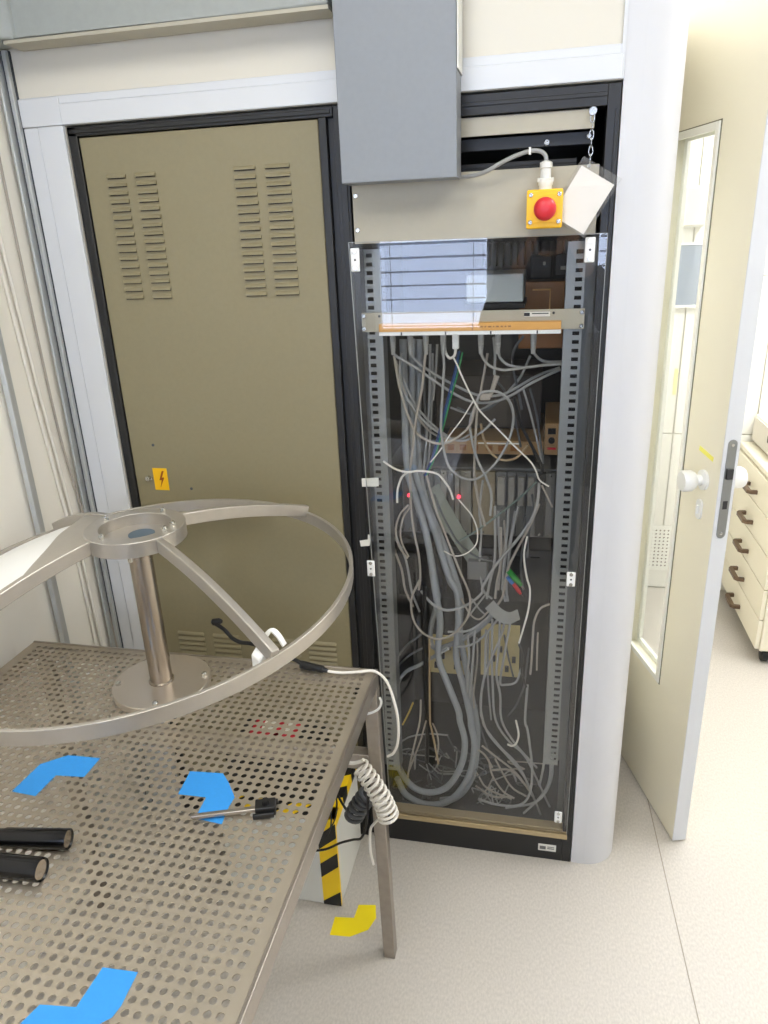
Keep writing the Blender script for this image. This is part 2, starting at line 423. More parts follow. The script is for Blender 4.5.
def screw(mb, x, y, z, r=.005):
    mb.lathe([(r, 0), (r, .0016), (r * .8, .0027), (r * .38, .0027), (r * .3, .0012)], 12, Matrix.Translation((x, y, z)) @ Matrix.Rotation(PI / 2, 4, 'X'))
def panel(name, label, cat, x0, x1, z0, z1, y, m, screws, grp=None):
    r = thing(name, label, cat, ((x0 + x1) / 2, y, z0), grp)
    keep(MB().box(x0, x1, y, y + .003, z0, z1).box(x0 + .03, x1 - .03, y + .003, y + .012, z0 + .002, z0 + .006).build('plate', m, bevel=.0008), r)
    for sx, sz in screws:
        s = MB(); screw(s, sx, y, sz); keep(s.build('screw', M['chrome']), r)
    return r
panel('filler_panel', 'narrow beige filler strip across the top opening of the rack', 'panel', -.392, .0775, 1.7715, 1.8045, .008, M['beige'], [(.0715, 1.797)])
panel('blanking_panel', 'beige blanking panel carrying the yellow stop button box', 'panel', -.3915, .0905, 1.5865, 1.7105, .004, M['beige'], [(-.3845, 1.678), (-.3835, 1.613)])
# shelf edges inside the open slot above the blanking panel
sh = thing('fan_tray', 'dark tray sitting in the open slot at the top of the rack', 'tray', (-.15, .15, 1.72))
keep(MB().box(-.34, .05, .05, .35, 1.7135, 1.7185).box(-.34, .05, .05, .055, 1.7185, 1.727).build('tray', M['ic'], bevel=.001), sh)
keep(MB().box(-.36, .076, .035, .04, 1.748, 1.7705).build('front_lip', M['black'], bevel=.001), sh)
for q in ((-.008, .035, 1.7555, .006), (.070, .035, 1.762, .005)):
    s = MB(); screw(s, *q); keep(s.build('screw', M['chrome']), sh)

# ------------------------------------------------------------------ emergency stop
es = thing('emergency_stop', 'yellow box with a red mushroom button on the beige panel', 'button', (-.0075, .004, 1.635))
bx = keep(MB().box(-.0405, .0255, -.056, .0035, 1.601, 1.669).build('housing', M['yellow'], bevel=.003), es)
kid(MB().box(-.0405, .0255, -.0585, -.056, 1.611, 1.661), 'face_plate', M['yellow'], bx, es, bevel=.001)
for sx in (-.033, .0185):
    for sz in (1.6125, 1.6595):
        s = MB(); screw(s, sx, -.0585, sz, .0042); keep(s.build('screw', M['chrome']), es)
Mb = Matrix.Translation((-.0065, -.0585, 1.6345)) @ Matrix.Rotation(PI / 2, 4, 'X')
keep(MB().lathe([(.012, 0), (.012, .012), (.019, .014), (.0205, .020), (.0195, .026), (.013, .0315), (.004, .033)], 28, Mb).build('mushroom_button', M['red'], ang=60), es)
g = MB().lathe([(.012, 0), (.012, .008), (.0135, .008), (.0135, .018), (.010, .020), (.0095, .036), (.0115, .038), (.0115, .047), (.0045, .05)], 16, Matrix.Translation((-.0075, -.027, 1.669)))
g.box(-.0225, .0075, -.031, -.023, 1.683, 1.69)
keep(g.build('cable_gland', M['offwhite'], ang=30), es)
cp = [(-.0075, -.027, 1.716), (-.009, -.027, 1.727), (-.018, -.027, 1.735), (-.036, -.028, 1.737), (-.062, -.028, 1.731), (-.09, -.03, 1.72), (-.118, -.028, 1.707), (-.145, -.016, 1.7015), (-.165, -.006, 1.701), (-.19, -.0035, 1.702)]
cb = keep(MB().tube(cp, .0038, 10, 6).build('cable', CM['grey']), es)
kid(MB().box(-.040, -.036, -.034, -.022, 1.731, 1.743), 'cable_tie', M['whitep'], cb, es)
# card on a chain
ch = thing('chain', 'short steel chain hanging from a screw at the top right of the rack', 'chain', (.0725, -.012, 1.797))
lk = MB(); z = 1.793; k = 0
while z > 1.722:
    ring = [(.0725 + (.0036 * math.cos(a) if k % 2 == 0 else 0), -.012 + (.0036 * math.cos(a) if k % 2 else 0), z - .007 + .0085 * math.sin(a)) for a in [2 * PI * q / 12 for q in range(12)]]
    lk.tube(ring, .0011, 6, 0, closed=True); z -= .0135; k += 1
keep(lk.build('links', M['chrome']), ch)
keep(MB().cyl((.0725, .0045, 1.797), (.0725, -.017, 1.797), .004, 12).cyl((.0725, -.017, 1.797), (.0725, -.019, 1.797), .007, 12).build('screw', M['chrome']), ch)
cdp = [(.0560, 1.7105), (.0345, 1.6125), (.0925, 1.583), (.1385, 1.664)]
ca = thing('laminated_card', 'blank white card in a clear sleeve hanging askew from the chain', 'card', (.082, -.05, 1.65))
# long axis of the card
A = Vector((.066, -.030, 1.714)); ex = Vector((.078, -.006, -.047)).normalized(); ez = Vector((-.0335, -.014, -.098)); ez = (ez - ex * ez.dot(ex)).normalized(); en = ex.cross(ez).normalized()
if en.y > 0: en = -en
def cardbox(u0, u1, v0, v1, n0, n1):
    mb = MB(); Mx = Matrix((( ex.x, en.x, ez.x, A.x), (ex.y, en.y, ez.y, A.y), (ex.z, en.z, ez.z, A.z), (0, 0, 0, 1)))
    return mb.box(u0, u1, n0, n1, v0, v1, Mx)
keep(cardbox(-.004, .066, .011, .109, -.0004, .0004).build('card', M['paper']), ca)
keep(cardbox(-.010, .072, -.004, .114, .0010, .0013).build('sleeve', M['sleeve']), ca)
keep(MB().cyl(A + ez * .006 + en * .0016 + ex * .008, A + ez * .006 - en * .0014 + ex * .008, .004, 12).build('eyelet', M['chrome']), ca)

# ------------------------------------------------------------------ patch panel
pp = thing('patch_panel', 'beige patch panel with an ochre port strip below the pale unit in the rack', 'patch panel', (-.155, .02, 1.404))
keep(MB().box(-.390, .0805, .026, .029, 1.4045, 1.4455).build('plate', M['beige'], bevel=.0008), pp)
ps = keep(MB().box(-.3475, .034, .004, .0256, 1.4068, 1.4230).build('port_strip', M['orange'], bevel=.001), pp); ps['label'] = 'ochre strip over the ports'
kid(MB().box(-.3475, .034, .004, .0295, 1.399, 1.4065), 'port_block', M['whitep'], ps, pp)
for k in range(4):
    x = -.30 + k * .095
    kid(MB().box(x, x + .003, .0032, .0045, 1.3995, 1.406), 'block_joint', M['ink'], ps, pp)
kid(MB().box(-.148, -.146, .0030, .0045, 1.407, 1.4225), 'strip_joint', M['copper'], ps, pp)
tx = MB(); xx = -.13
for w in (4, 3, 6, 2, 5, 4, 3, 5):
    tx.box(xx, xx + w * .0012, .0031, .0042, 1.4135, 1.4165); xx += w * .0012 + .0035
kid(tx, 'lettering', mat('faded_ink', (150, 104, 60), .6), ps, pp)
lb = keep(MB().box(-.042, .011, .0248, .0262, 1.4315, 1.4405).build('type_label', M['label']), pp)
kid(MB().box(-.042, -.030, .0242, .0250, 1.4325, 1.4395).box(-.026, .008, .0242, .0250, 1.4365, 1.4385), 'print', M['ink'], lb, pp)
for sx, sz in ((-.385, 1.439), (-.385, 1.412), (.0745, 1.438), (.0745, 1.411)):
    s = MB(); screw(s, sx, .026, sz, .0045); keep(s.build('screw', M['chrome']), pp)
for sx in (-.35, -.147, .018):
    keep(MB().cyl((sx, .026, 1.438), (sx, .0245, 1.438), .0028, 10).build('stud', M['ink']), pp)

# ------------------------------------------------------------------ clear cover in front of the rack
cv = thing('clear_cover', 'clear acrylic sheet screwed over the front of the cable rack', 'cover', (-.13, -.012, .09))
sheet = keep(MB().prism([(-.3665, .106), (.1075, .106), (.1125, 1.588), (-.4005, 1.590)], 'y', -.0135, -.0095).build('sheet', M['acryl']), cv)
eg = MB()
for p, q in (((-.4005, 1.590), (-.3665, .106)), ((.1125, 1.588), (.1075, .106)), ((-.4005, 1.590), (.1125, 1.588))):
    eg.sweep([(p[0], -.0115, p[1]), (q[0], -.0115, q[1])], [(-.0022, -.0006), (.0022, -.0006), (.0022, .0006), (-.0022, .0006)], up=(1, 0, 0) if p[0] == q[0] or abs(p[1] - q[1]) > .5 else (0, 0, 1))
keep(eg.build('polished_edge', M['acrylrim']), cv)
keep(MB().box(-.3675, .1085, -.018, -.001, .0925, .0975).box(-.3675, .1085, -.018, -.014, .0975, .107).box(-.3675, .1085, -.0065, -.001, .0975, .1045).build('lower_rail', M['brass'], bevel=.001), cv)
for (x, z, h) in ((-.387, 1.556, .046), (.081, 1.559, .046), (-.3865, .853, .042), (.081, .853, .036), (.083, .164, .036)):
    b = keep(MB().box(x - .0095, x + .0095, -.0185, -.0142, z - h / 2, z + h / 2).build('bracket', M['whitep'], bevel=.003), cv)
    for dz in (-h * .34, h * .36): kid(MB().cyl((x, -.0185, z + dz), (x, -.0208, z + dz), .0042, 12), 'screw', M['chrome'], b, cv)
    kid(MB().cyl((x, -.0185, z), (x, -.0189, z), .0022, 8), 'hole', M['ink'], b, cv)
for pts, lab in (([(-.400, 1.058), (-.360, 1.060), (-.360, 1.081), (-.400, 1.078)], 'white paper tag stuck behind the cover beside the upper left upright'),
                 ([(-.411, .906), (-.389, .909), (-.385, .938), (-.392, .938), (-.393, .925), (-.413, .921)], 'torn white tag stuck beside the left upright just above its bracket')):
    tag(MB().prism(pts, 'y', -.0088, -.0082).build('paper_tag', M['label']), lab, 'tag')
# number plate on the plinth
npl = thing('type_plate', 'small white plate on the black plinth of the rack', 'plate', (.06, -.001, .034))
keep(MB().box(.036, .083, -.0022, -.0004, .030, .052).build('plate', M['label'], bevel=.0005), npl)
keep(MB().box(.040, .056, -.0028, -.0022, .0355, .046).box(.060, .078, -.0028, -.0022, .038, .0405).box(.060, .078, -.0028, -.0022, .0435, .0455).build('print', M['cardgrey']), npl)

# ------------------------------------------------------------------ units inside the rack
u = thing('converter_unit', 'pale grey flat unit on a dark tray behind the clear cover above the patch panel', 'unit', (-.11, .2, 1.44))
keep(MB().box(-.172, -.047, .12, .32, 1.453, 1.513).build('housing', M['boxgrey'], bevel=.003), u)
keep(MB().box(-.176, -.043, .117, .33, 1.440, 1.4515).build('tray', M['blackdk'], bevel=.001), u)
u = thing('relay_module', 'dark finned module hanging at the back of the rack above the pale unit', 'module', (0, .3, 1.5))
fm = MB()
for k in range(16): fm.box(-.16 + k * .0165, -.151 + k * .0165, .27, .36, 1.522, 1.575)
fm.box(-.17, .1, .36, .37, 1.50, 1.59)
keep(fm.build('fins', M['ic']), u)
keep(MB().box(-.035, .012, .24, .34, 1.495, 1.545).box(.02, .06, .25, .34, 1.50, 1.545).build('block', M['blackdk'], bevel=.002), u)
for q in ((-.008, -.002, .236, .2399, 1.523, 1.531), (.032, .045, .246, .2499, 1.512, 1.520)): keep(MB().box(*q).build('terminal', M['cardlight']), u)
u = thing('terminal_bracket', 'copper brown bracket behind the right rail above the patch panel', 'bracket', (.02, .3, 1.36))
keep(MB().box(-.06, .045, .27, .36, 1.33, 1.486).build('plate', M['copper'], bevel=.002), u)
keep(MB().box(-.03, .012, .262, .2695, 1.466, 1.470).box(.0095, .0125, .262, .2695, 1.385, 1.466).build('bus_bar', M['orange']), u)
u = thing('control_unit', 'tan rack unit with a row of connectors half hidden by cable loops', 'unit', (-.13, .3, 1.08))
keep(MB().box(-.235, .009, .2, .5, 1.083, 1.117).build('housing', M['tan'], bevel=.002), u)
fp = keep(MB().box(-.235, .009, .196, .1995, 1.083, 1.117).build('front', M['tan']), u)
c = MB()
for x in (-.225, -.195, -.165, -.13, -.10, -.07): c.box(x, x + .016, .190, .196, 1.093, 1.106)
kid(c, 'connector', M['copper'], fp, u)
kid(MB().box(-.15, -.05, .195, .1958, 1.109, 1.1125), 'print', M['label'], fp, u)
u = thing('supply_unit', 'tan box with black sockets beside the right upright', 'unit', (.03, .24, 1.08))
keep(MB().box(.011, .050, .16, .4, 1.094, 1.171).build('housing', M['tan'], bevel=.002), u)
keep(MB().box(.018, .036, .153, .1595, 1.147, 1.160).build('socket', M['blackdk']), u)
keep(MB().cyl((.027, .1595, 1.131), (.027, .153, 1.131), .0075, 14).build('dial', M['blackdk']), u)
keep(MB().box(.018, .038, .157, .1595, 1.108, 1.113).build('switch', M['redink']), u)
u = thing('supply_box', 'dark brown unit behind the cable loops under the patch panel', 'unit', (-.12, .35, 1.12))
keep(MB().box(-.27, .0, .30, .55, 1.122, 1.26).build('housing', mat('dark_brown_unit', (56, 48, 42), .6), bevel=.003), u)
keep(MB().box(-.25, -.05, .292, .2995, 1.13, 1.20).build('front', mat('grey_brown_front', (76, 68, 58), .6)), u)
cg = thing('card_cage', 'card cage with slim grey card fronts in the middle of the rack', 'card cage', (-.16, .3, .86))
keep(MB().box(-.385, .048, .2, .45, .862, .868).box(-.385, .048, .2, .45, 1.04, 1.046).box(-.385, -.379, .2, .45, .868, 1.04).box(.042, .048, .2, .45, .868, 1.04).box(-.379, .042, .44, .45, .868, 1.04).build('crate', M['cardgrey'], bevel=.001), cg)
for k, (x0, x1, mk) in enumerate([(-.378, -.345, 'ic'), (-.343, -.310, 'cardgrey'), (-.308, -.285, 'ic'), (-.283, -.262, 'cardgrey'), (-.26, -.245, 'cardgrey'), (-.243, -.228, 'cardlight'), (-.226, -.21, 'cardgrey'), (-.208, -.195, 'cardlight'), (-.193, -.166, 'cardlight'), (-.162, -.106, 'pcb2'), (-.103, -.078, 'cardgrey'), (-.076, -.054, 'cardgrey'), (-.052, -.03, 'cardgrey'), (-.028, -.006, 'cardgrey'), (-.004, .018, 'ic'), (.020, .041, 'cardgrey')]):
    m_ = mat('beige_card', (132, 120, 96), .5) if mk == 'pcb2' else M[mk]
    c = keep(MB().box(x0, x1, .188, .1995, .869, 1.039).build('card_front', m_, bevel=.0008), cg)
    if k in (6, 1):
        x = -.197 if k == 6 else -.326
        kid(MB().cyl((x, .188, .971), (x, .183, .971), .0042, 12), 'red_indicator', M['ledred'], c, cg)
    if 10 <= k <= 13:
        kid(MB().box(x0 + .003, x1 - .003, .176, .1878, .955, 1.03), 'connector', M['cardlight'], c, cg, bevel=.002)
    else:
        for zz in (1.032, .876): kid(MB().cyl(((x0 + x1) / 2, .188, zz), ((x0 + x1) / 2, .1865, zz), .0025, 8), 'screw', M['chrome'], c, cg)
rb = thing('ribbon_cable', 'flat grey ribbon cable slanting down across the card cage', 'ribbon cable', (-.19, .13, .9))
keep(MB().sweep(spline([(-.262, .17, 1.0), (-.235, .14, .96), (-.19, .13, .885), (-.15, .13, .822)], 5), [(-.001, -.02), (.001, -.02), (.001, .02), (-.001, .02)], up=(.86, 0, .5)).build('ribbon', mat('grey_green_ribbon', (128, 132, 120), .55)), rb)
keep(MB().box(-.168, -.118, .11, .15, .775, .826).build('plug', M['cardgrey'], bevel=.003), rb)
for (p, q, r, mm, lab) in (((-.064, .08, .821), (-.032, .08, .782), .0075, mat('green_plug', (38, 132, 52), .4), 'green plug among the cables low in the rack'),
                           ((-.066, .075, .806), (-.049, .075, .784), .005, mat('blue_plug', (40, 96, 160), .4), 'blue plug beside the green plug'),
                           ((-.050, .07, .790), (-.032, .07, .764), .005, mat('red_plug', (190, 40, 44), .4), 'red plug below the green plug')):
    o = thing('banana_plug', lab, 'plug', ((p[0] + q[0]) / 2, p[1], (p[2] + q[2]) / 2))
    P = Vector(p); Q = Vector(q); d = (Q - P)
    keep(MB().cyl(P, P + d * .8, r, 12).cyl(P + d * .8, Q, r * .7, 12).build('sleeve', mm), o)
    keep(MB().cyl(Q, Q + d * .22, r * .3, 8).build('pin', M['chrome']), o)
tg = thing('cable_wrap', 'curved grey ribbon wrapped round the cables under the coloured plugs', 'cable wrap', (-.07, .06, .72))
keep(MB().sweep(spline([(-.108, .06, .735), (-.085, .05, .716), (-.06, .045, .708), (-.035, .055, .715)], 5), [(-.0008, -.017), (.0008, -.017), (.0008, .017), (-.0008, .017)], up=(.3, 0, 1)).build('band', mat('grey_band', (138, 138, 134), .5)), tg)
for (x0, x1, z0, z1, lab) in ((-.275, -.17, .455, .575, 'pale yellow circuit board low in the rack behind the thick hoses'), (-.136, -.033, .460, .62, 'pale yellow circuit board low in the rack behind the thin cables')):
    o = thing('circuit_board', lab, 'circuit board', ((x0 + x1) / 2, .16, z0))
    keep(MB().box(x0, x1, .165, .168, z0, z1).build('board', M['pcb']), o)
    c = MB()
    for k in range(5): c.box(x0 + .012 + k * .018, x0 + .022 + k * .018, .156, .1648, z0 + .02 + (k % 3) * .03, z0 + .035 + (k % 3) * .03)
    keep(c.build('chips', M['ic']), o)
u = thing('power_unit', 'black unit filling the rack behind the lower cables', 'unit', (-.16, .4, .3))
keep(MB().box(-.38, .04, .26, .6, .64, .80).build('housing', M['ic'], bevel=.003), u)
fm = MB()
for k in range(9): fm.box(-.35 + k * .042, -.325 + k * .042, .252, .2595, .66, .78)
keep(fm.build('module', M['blackdk']), u)

# ------------------------------------------------------------------ cables in the rack
CABLES=[
('patch cable in the first used port of the patch panel, counted from the left','patch cables plugged into the panel','patch',3.00,'grey',[(-0.323,0.03,1.383),(-0.325,0.035,1.362),(-0.316,0.041,1.348),(-0.278,0.046,1.324),(-0.227,0.054,1.286),(-0.186,0.065,1.257),(-0.15,0.075,1.24),(-0.108,0.086,1.238),(-0.067,0.092,1.252),(-0.026,0.095,1.278),(0.014,0.097,1.298),(0.039,0.1,1.309)]),
('patch cable in the second used port of the patch panel, counted from the left','patch cables plugged into the panel','patch',3.00,'grey',[(-0.284,0.03,1.382),(-0.286,0.039,1.361),(-0.278,0.048,1.341),(-0.243,0.057,1.311),(-0.202,0.068,1.285),(-0.161,0.08,1.262),(-0.13,0.092,1.251),(-0.088,0.101,1.252),(-0.047,0.104,1.273),(-0.007,0.107,1.296),(0.038,0.11,1.311)]),
('patch cable in the third used port of the patch panel, counted from the left','patch cables plugged into the panel','patch',3.00,'greige',[(-0.25,0.03,1.382),(-0.252,0.035,1.361),(-0.256,0.039,1.33),(-0.262,0.044,1.282),(-0.275,0.048,1.228),(-0.284,0.053,1.177),(-0.291,0.058,1.125),(-0.299,0.062,1.079),(-0.3,0.067,1.033),(-0.301,0.071,0.978),(-0.295,0.073,0.915),(-0.285,0.075,0.852),(-0.283,0.078,0.792),(-0.288,0.08,0.753)]),
('patch cable in the fourth used port of the patch panel, counted from the left','patch cables plugged into the panel','patch',3.00,'grey',[(-0.212,0.03,1.382),(-0.213,0.034,1.359),(-0.212,0.037,1.325),(-0.216,0.041,1.272),(-0.22,0.044,1.218),(-0.221,0.048,1.174),(-0.21,0.052,1.105),(-0.191,0.055,1.076),(-0.164,0.059,1.061),(-0.137,0.06,1.064),(-0.105,0.06,1.093),(-0.079,0.06,1.133),(-0.064,0.06,1.173),(-0.06,0.06,1.216),(-0.071,0.06,1.248),(-0.092,0.06,1.265),(-0.112,0.06,1.268),(-0.133,0.06,1.263),(-0.144,0.058,1.237),(-0.156,0.057,1.2),(-0.153,0.056,1.162),(-0.142,0.055,1.118),(-0.128,0.054,1.086),(-0.12,0.052,1.073),(-0.106,0.051,1.028),(-0.108,0.05,0.975)]),
('patch cable in the fifth used port of the patch panel, counted from the left','patch cables plugged into the panel','patch',3.00,'grey',[(-0.131,0.03,1.381),(-0.13,0.034,1.358),(-0.127,0.039,1.345),(-0.112,0.046,1.326),(-0.082,0.054,1.316),(-0.037,0.061,1.32),(0.003,0.066,1.324),(0.04,0.07,1.325)]),
('patch cable in the sixth used port of the patch panel, counted from the left','patch cables plugged into the panel','patch',3.00,'grey',[(-0.095,0.03,1.38),(-0.094,0.04,1.359),(-0.09,0.05,1.342),(-0.072,0.062,1.325),(-0.037,0.075,1.318),(-0.002,0.077,1.322),(0.04,0.08,1.326)]),
('patch cable in the seventh used port of the patch panel, counted from the left','patch cables plugged into the panel','patch',3.00,'grey',[(-0.021,0.03,1.379),(-0.02,0.042,1.359),(-0.015,0.056,1.346),(-0.002,0.074,1.333),(0.018,0.084,1.328),(0.043,0.09,1.328)]),
('thick grey sheathed cable nearest the left upright of the rack','thick sheathed cables','hose',9.00,'hose',[(-0.313,0.1,1.378),(-0.314,0.1,1.293),(-0.314,0.1,1.182),(-0.312,0.1,1.067),(-0.295,0.1,0.998),(-0.273,0.1,0.918),(-0.26,0.1,0.842),(-0.249,0.1,0.745),(-0.237,0.1,0.653),(-0.244,0.1,0.55),(-0.218,0.1,0.462),(-0.19,0.098,0.383),(-0.186,0.096,0.351),(-0.172,0.094,0.285),(-0.182,0.092,0.206),(-0.219,0.09,0.129),(-0.272,0.09,0.098),(-0.325,0.09,0.114),(-0.36,0.09,0.174),(-0.373,0.09,0.245),(-0.37,0.09,0.317)]),
('thick grey sheathed cable in the middle of the three long ones','thick sheathed cables','hose',9.00,'hose',[(-0.297,0.12,1.376),(-0.299,0.12,1.289),(-0.301,0.12,1.177),(-0.297,0.12,1.061),(-0.278,0.12,0.985),(-0.253,0.12,0.911),(-0.233,0.12,0.834),(-0.212,0.12,0.763),(-0.194,0.12,0.729),(-0.191,0.12,0.645),(-0.198,0.118,0.543),(-0.177,0.114,0.449),(-0.159,0.109,0.361),(-0.156,0.105,0.331),(-0.146,0.101,0.266),(-0.161,0.098,0.168),(-0.209,0.094,0.08),(-0.277,0.091,0.052),(-0.341,0.088,0.08),(-0.366,0.085,0.141)]),
('thick grey sheathed cable rightmost of the three long ones','thick sheathed cables','hose',8.50,'hose',[(-0.283,0.142,1.372),(-0.286,0.142,1.285),(-0.292,0.142,1.172),(-0.29,0.142,1.054),(-0.273,0.142,0.965),(-0.244,0.142,0.889),(-0.221,0.142,0.825),(-0.194,0.142,0.733),(-0.187,0.142,0.687),(-0.19,0.138,0.603),(-0.169,0.134,0.478),(-0.152,0.129,0.382),(-0.146,0.125,0.352),(-0.14,0.122,0.276),(-0.152,0.12,0.15),(-0.193,0.118,0.071),(-0.246,0.115,0.051)]),
('thick grey sheathed cable curling right below the red indicators','thick sheathed cables','hose',7.00,'hose',[(-0.293,0.165,1.025),(-0.289,0.165,0.937),(-0.278,0.165,0.859),(-0.262,0.165,0.779),(-0.253,0.165,0.712),(-0.251,0.165,0.686),(-0.271,0.165,0.605),(-0.273,0.158,0.561),(-0.259,0.15,0.542),(-0.222,0.143,0.558),(-0.165,0.135,0.599),(-0.124,0.128,0.642),(-0.102,0.12,0.679)]),
('short thick grey cable sweeping up from the lower left of the rack','thick sheathed cables','hose',5.00,'hose',[(-0.363,0.1,0.414),(-0.356,0.108,0.451),(-0.335,0.116,0.482),(-0.298,0.116,0.506),(-0.26,0.108,0.539),(-0.217,0.1,0.576)]),
('bright white wire running diagonally down right from the patch panel',None,'white thin',1.89,'white',[(-0.192,0.03,1.351),(-0.182,0.034,1.33),(-0.172,0.038,1.304),(-0.147,0.042,1.251),(-0.131,0.046,1.224),(-0.095,0.05,1.186),(-0.058,0.05,1.148),(-0.02,0.05,1.111),(-0.006,0.05,1.088),(0.003,0.05,1.066),(0.024,0.05,1.052)]),
('thin white wire running diagonally down left from the patch cables',None,'white thin2',1.53,'white',[(-0.149,0.06,1.247),(-0.175,0.06,1.204),(-0.202,0.06,1.168),(-0.225,0.06,1.131),(-0.249,0.06,1.1)]),
('white lead with a metal tip poking out at the left upright',None,'white left',2.60,'white',[(-0.351,0.01,1.115),(-0.338,0.014,1.104),(-0.32,0.019,1.092),(-0.296,0.023,1.086),(-0.275,0.028,1.088),(-0.251,0.031,1.086),(-0.227,0.033,1.079),(-0.211,0.036,1.058),(-0.201,0.038,1.041),(-0.194,0.04,1.016)]),
('white lead bending down to a small pale plug left of the card cage',None,'white plug',2.60,'white',[(-0.298,0.03,1.084),(-0.312,0.03,1.072),(-0.321,0.03,1.051),(-0.325,0.03,1.033),(-0.326,0.03,1.007)]),
('dark blue wire slanting down beside the green wire',None,'blue',1.53,'blue',[(-0.181,0.05,1.358),(-0.191,0.053,1.312),(-0.207,0.057,1.253),(-0.226,0.06,1.182),(-0.246,0.067,1.112),(-0.26,0.073,1.077),(-0.267,0.08,1.06)]),
('teal wire slanting between the dark blue and green wires',None,'blue',1.53,'blue2',[(-0.179,0.055,1.358),(-0.188,0.058,1.311),(-0.204,0.062,1.252),(-0.223,0.065,1.18),(-0.243,0.072,1.111),(-0.258,0.078,1.075),(-0.265,0.085,1.058)]),
('thin green wire slanting down from the middle of the patch panel',None,'green',1.53,'green',[(-0.172,0.045,1.356),(-0.182,0.048,1.313),(-0.199,0.052,1.254),(-0.218,0.055,1.183),(-0.238,0.062,1.114),(-0.254,0.068,1.078),(-0.261,0.075,1.061)]),
('warm grey cable sagging deeply from the first port to the rack middle','grey cables looping behind the clear cover','loop',3.07,'greige',[(-0.323,0.04,1.351),(-0.32,0.044,1.319),(-0.314,0.048,1.276),(-0.303,0.052,1.227),(-0.283,0.056,1.176),(-0.257,0.06,1.153),(-0.224,0.058,1.146),(-0.191,0.056,1.158),(-0.158,0.054,1.189),(-0.147,0.052,1.223),(-0.141,0.05,1.244)]),
('grey cable sagging just below the warm grey curve and ending right of centre','grey cables looping behind the clear cover','loop',3.07,'grey',[(-0.308,0.05,1.357),(-0.314,0.054,1.322),(-0.313,0.059,1.279),(-0.299,0.063,1.246),(-0.271,0.068,1.204),(-0.236,0.071,1.173),(-0.198,0.073,1.153),(-0.166,0.076,1.151),(-0.128,0.078,1.173),(-0.102,0.08,1.2)]),
('short grey cable dropping to the pale ribbed plug','grey cables looping behind the clear cover','loop',3.07,'grey',[(-0.106,0.06,1.386),(-0.103,0.065,1.35),(-0.104,0.07,1.303)]),
('dark grey cable bowing left behind the plugs at the right of the patch panel','grey cables looping behind the clear cover','loop',2.83,'dgrey',[(-0.044,0.12,1.38),(-0.063,0.115,1.353),(-0.067,0.11,1.322),(-0.055,0.105,1.27),(-0.043,0.1,1.218)]),
('grey cable slanting down left beneath the last patch plug','grey cables looping behind the clear cover','loop',2.83,'grey',[(-0.028,0.1,1.339),(-0.048,0.11,1.291),(-0.076,0.12,1.254)]),
('warm grey cable slanting down just left of the pale ribbed plug','grey cables looping behind the clear cover','loop',2.83,'greige',[(-0.121,0.09,1.347),(-0.13,0.09,1.294),(-0.138,0.09,1.246)]),
('straight grey cable hanging behind the third patch cable','grey cables looping behind the clear cover','loop',2.83,'grey',[(-0.251,0.1,1.367),(-0.253,0.1,1.304),(-0.256,0.1,1.227),(-0.263,0.1,1.154),(-0.27,0.1,1.09),(-0.273,0.1,1.059)]),
('short grey cable just right of the straight one behind the third patch cable','grey cables looping behind the clear cover','loop',2.83,'grey',[(-0.238,0.12,1.364),(-0.24,0.11,1.313),(-0.247,0.1,1.238)]),
('thin tan cable drooping across the face of the tan unit','grey cables looping behind the clear cover','loop',2.83,'tan',[(-0.137,0.12,1.179),(-0.131,0.116,1.146),(-0.114,0.112,1.113),(-0.086,0.108,1.095),(-0.053,0.104,1.102),(-0.027,0.1,1.135)]),
('warm grey cable hanging down in front of the blank beige card','grey cables looping behind the clear cover','loop',3.07,'greige',[(-0.141,0.06,1.237),(-0.144,0.062,1.166),(-0.147,0.064,1.082),(-0.146,0.066,1.062),(-0.137,0.068,1.003),(-0.121,0.07,0.94)]),
('longer black cable slanting down past the tan unit at the right','black cables beside the tan unit','dark',3.54,'black',[(-0.059,0.08,1.249),(-0.044,0.084,1.189),(-0.022,0.088,1.144),(0.001,0.092,1.099),(0.008,0.096,1.076),(0.002,0.1,1.061)]),
('shorter black cable slanting beside the longer one at the tan unit','black cables beside the tan unit','dark',3.07,'black',[(-0.053,0.1,1.201),(-0.036,0.107,1.167),(-0.017,0.113,1.126),(-0.004,0.12,1.09)]),
('thin grey cable slanting down beside the black cables near the tan box','grey cables looping behind the clear cover','loop',2.36,'grey',[(-0.041,0.09,1.268),(-0.024,0.093,1.214),(-0.008,0.097,1.153),(0.006,0.1,1.096)]),
('thin dark grey cable slanting nearest the right upright above the card cage','grey cables looping behind the clear cover','loop',2.36,'dgrey',[(-0.026,0.1,1.266),(-0.011,0.1,1.213),(0.0,0.1,1.152),(0.01,0.1,1.091)]),
('outer thin loop below the left red indicator','thin loops beside the left indicator','left loops',2.36,'greige',[(-0.301,0.04,0.998),(-0.323,0.043,0.972),(-0.335,0.045,0.931),(-0.33,0.048,0.887),(-0.309,0.05,0.854)]),
('inner thin loop below the left red indicator','thin loops beside the left indicator','left loops',2.36,'greige',[(-0.299,0.05,0.99),(-0.317,0.05,0.961),(-0.325,0.05,0.923),(-0.321,0.05,0.892),(-0.306,0.05,0.858)]),
('long pale cable ending in a wide loop below the ribbon cable',None,'long white',2.83,'greige',[(-0.257,0.05,1.07),(-0.249,0.049,1.035),(-0.235,0.047,0.983),(-0.216,0.046,0.93),(-0.196,0.044,0.876),(-0.176,0.043,0.822),(-0.159,0.041,0.781),(-0.153,0.04,0.744),(-0.163,0.04,0.699),(-0.195,0.04,0.656),(-0.235,0.04,0.637),(-0.275,0.04,0.653),(-0.298,0.04,0.693),(-0.3,0.04,0.748),(-0.279,0.04,0.8)]),
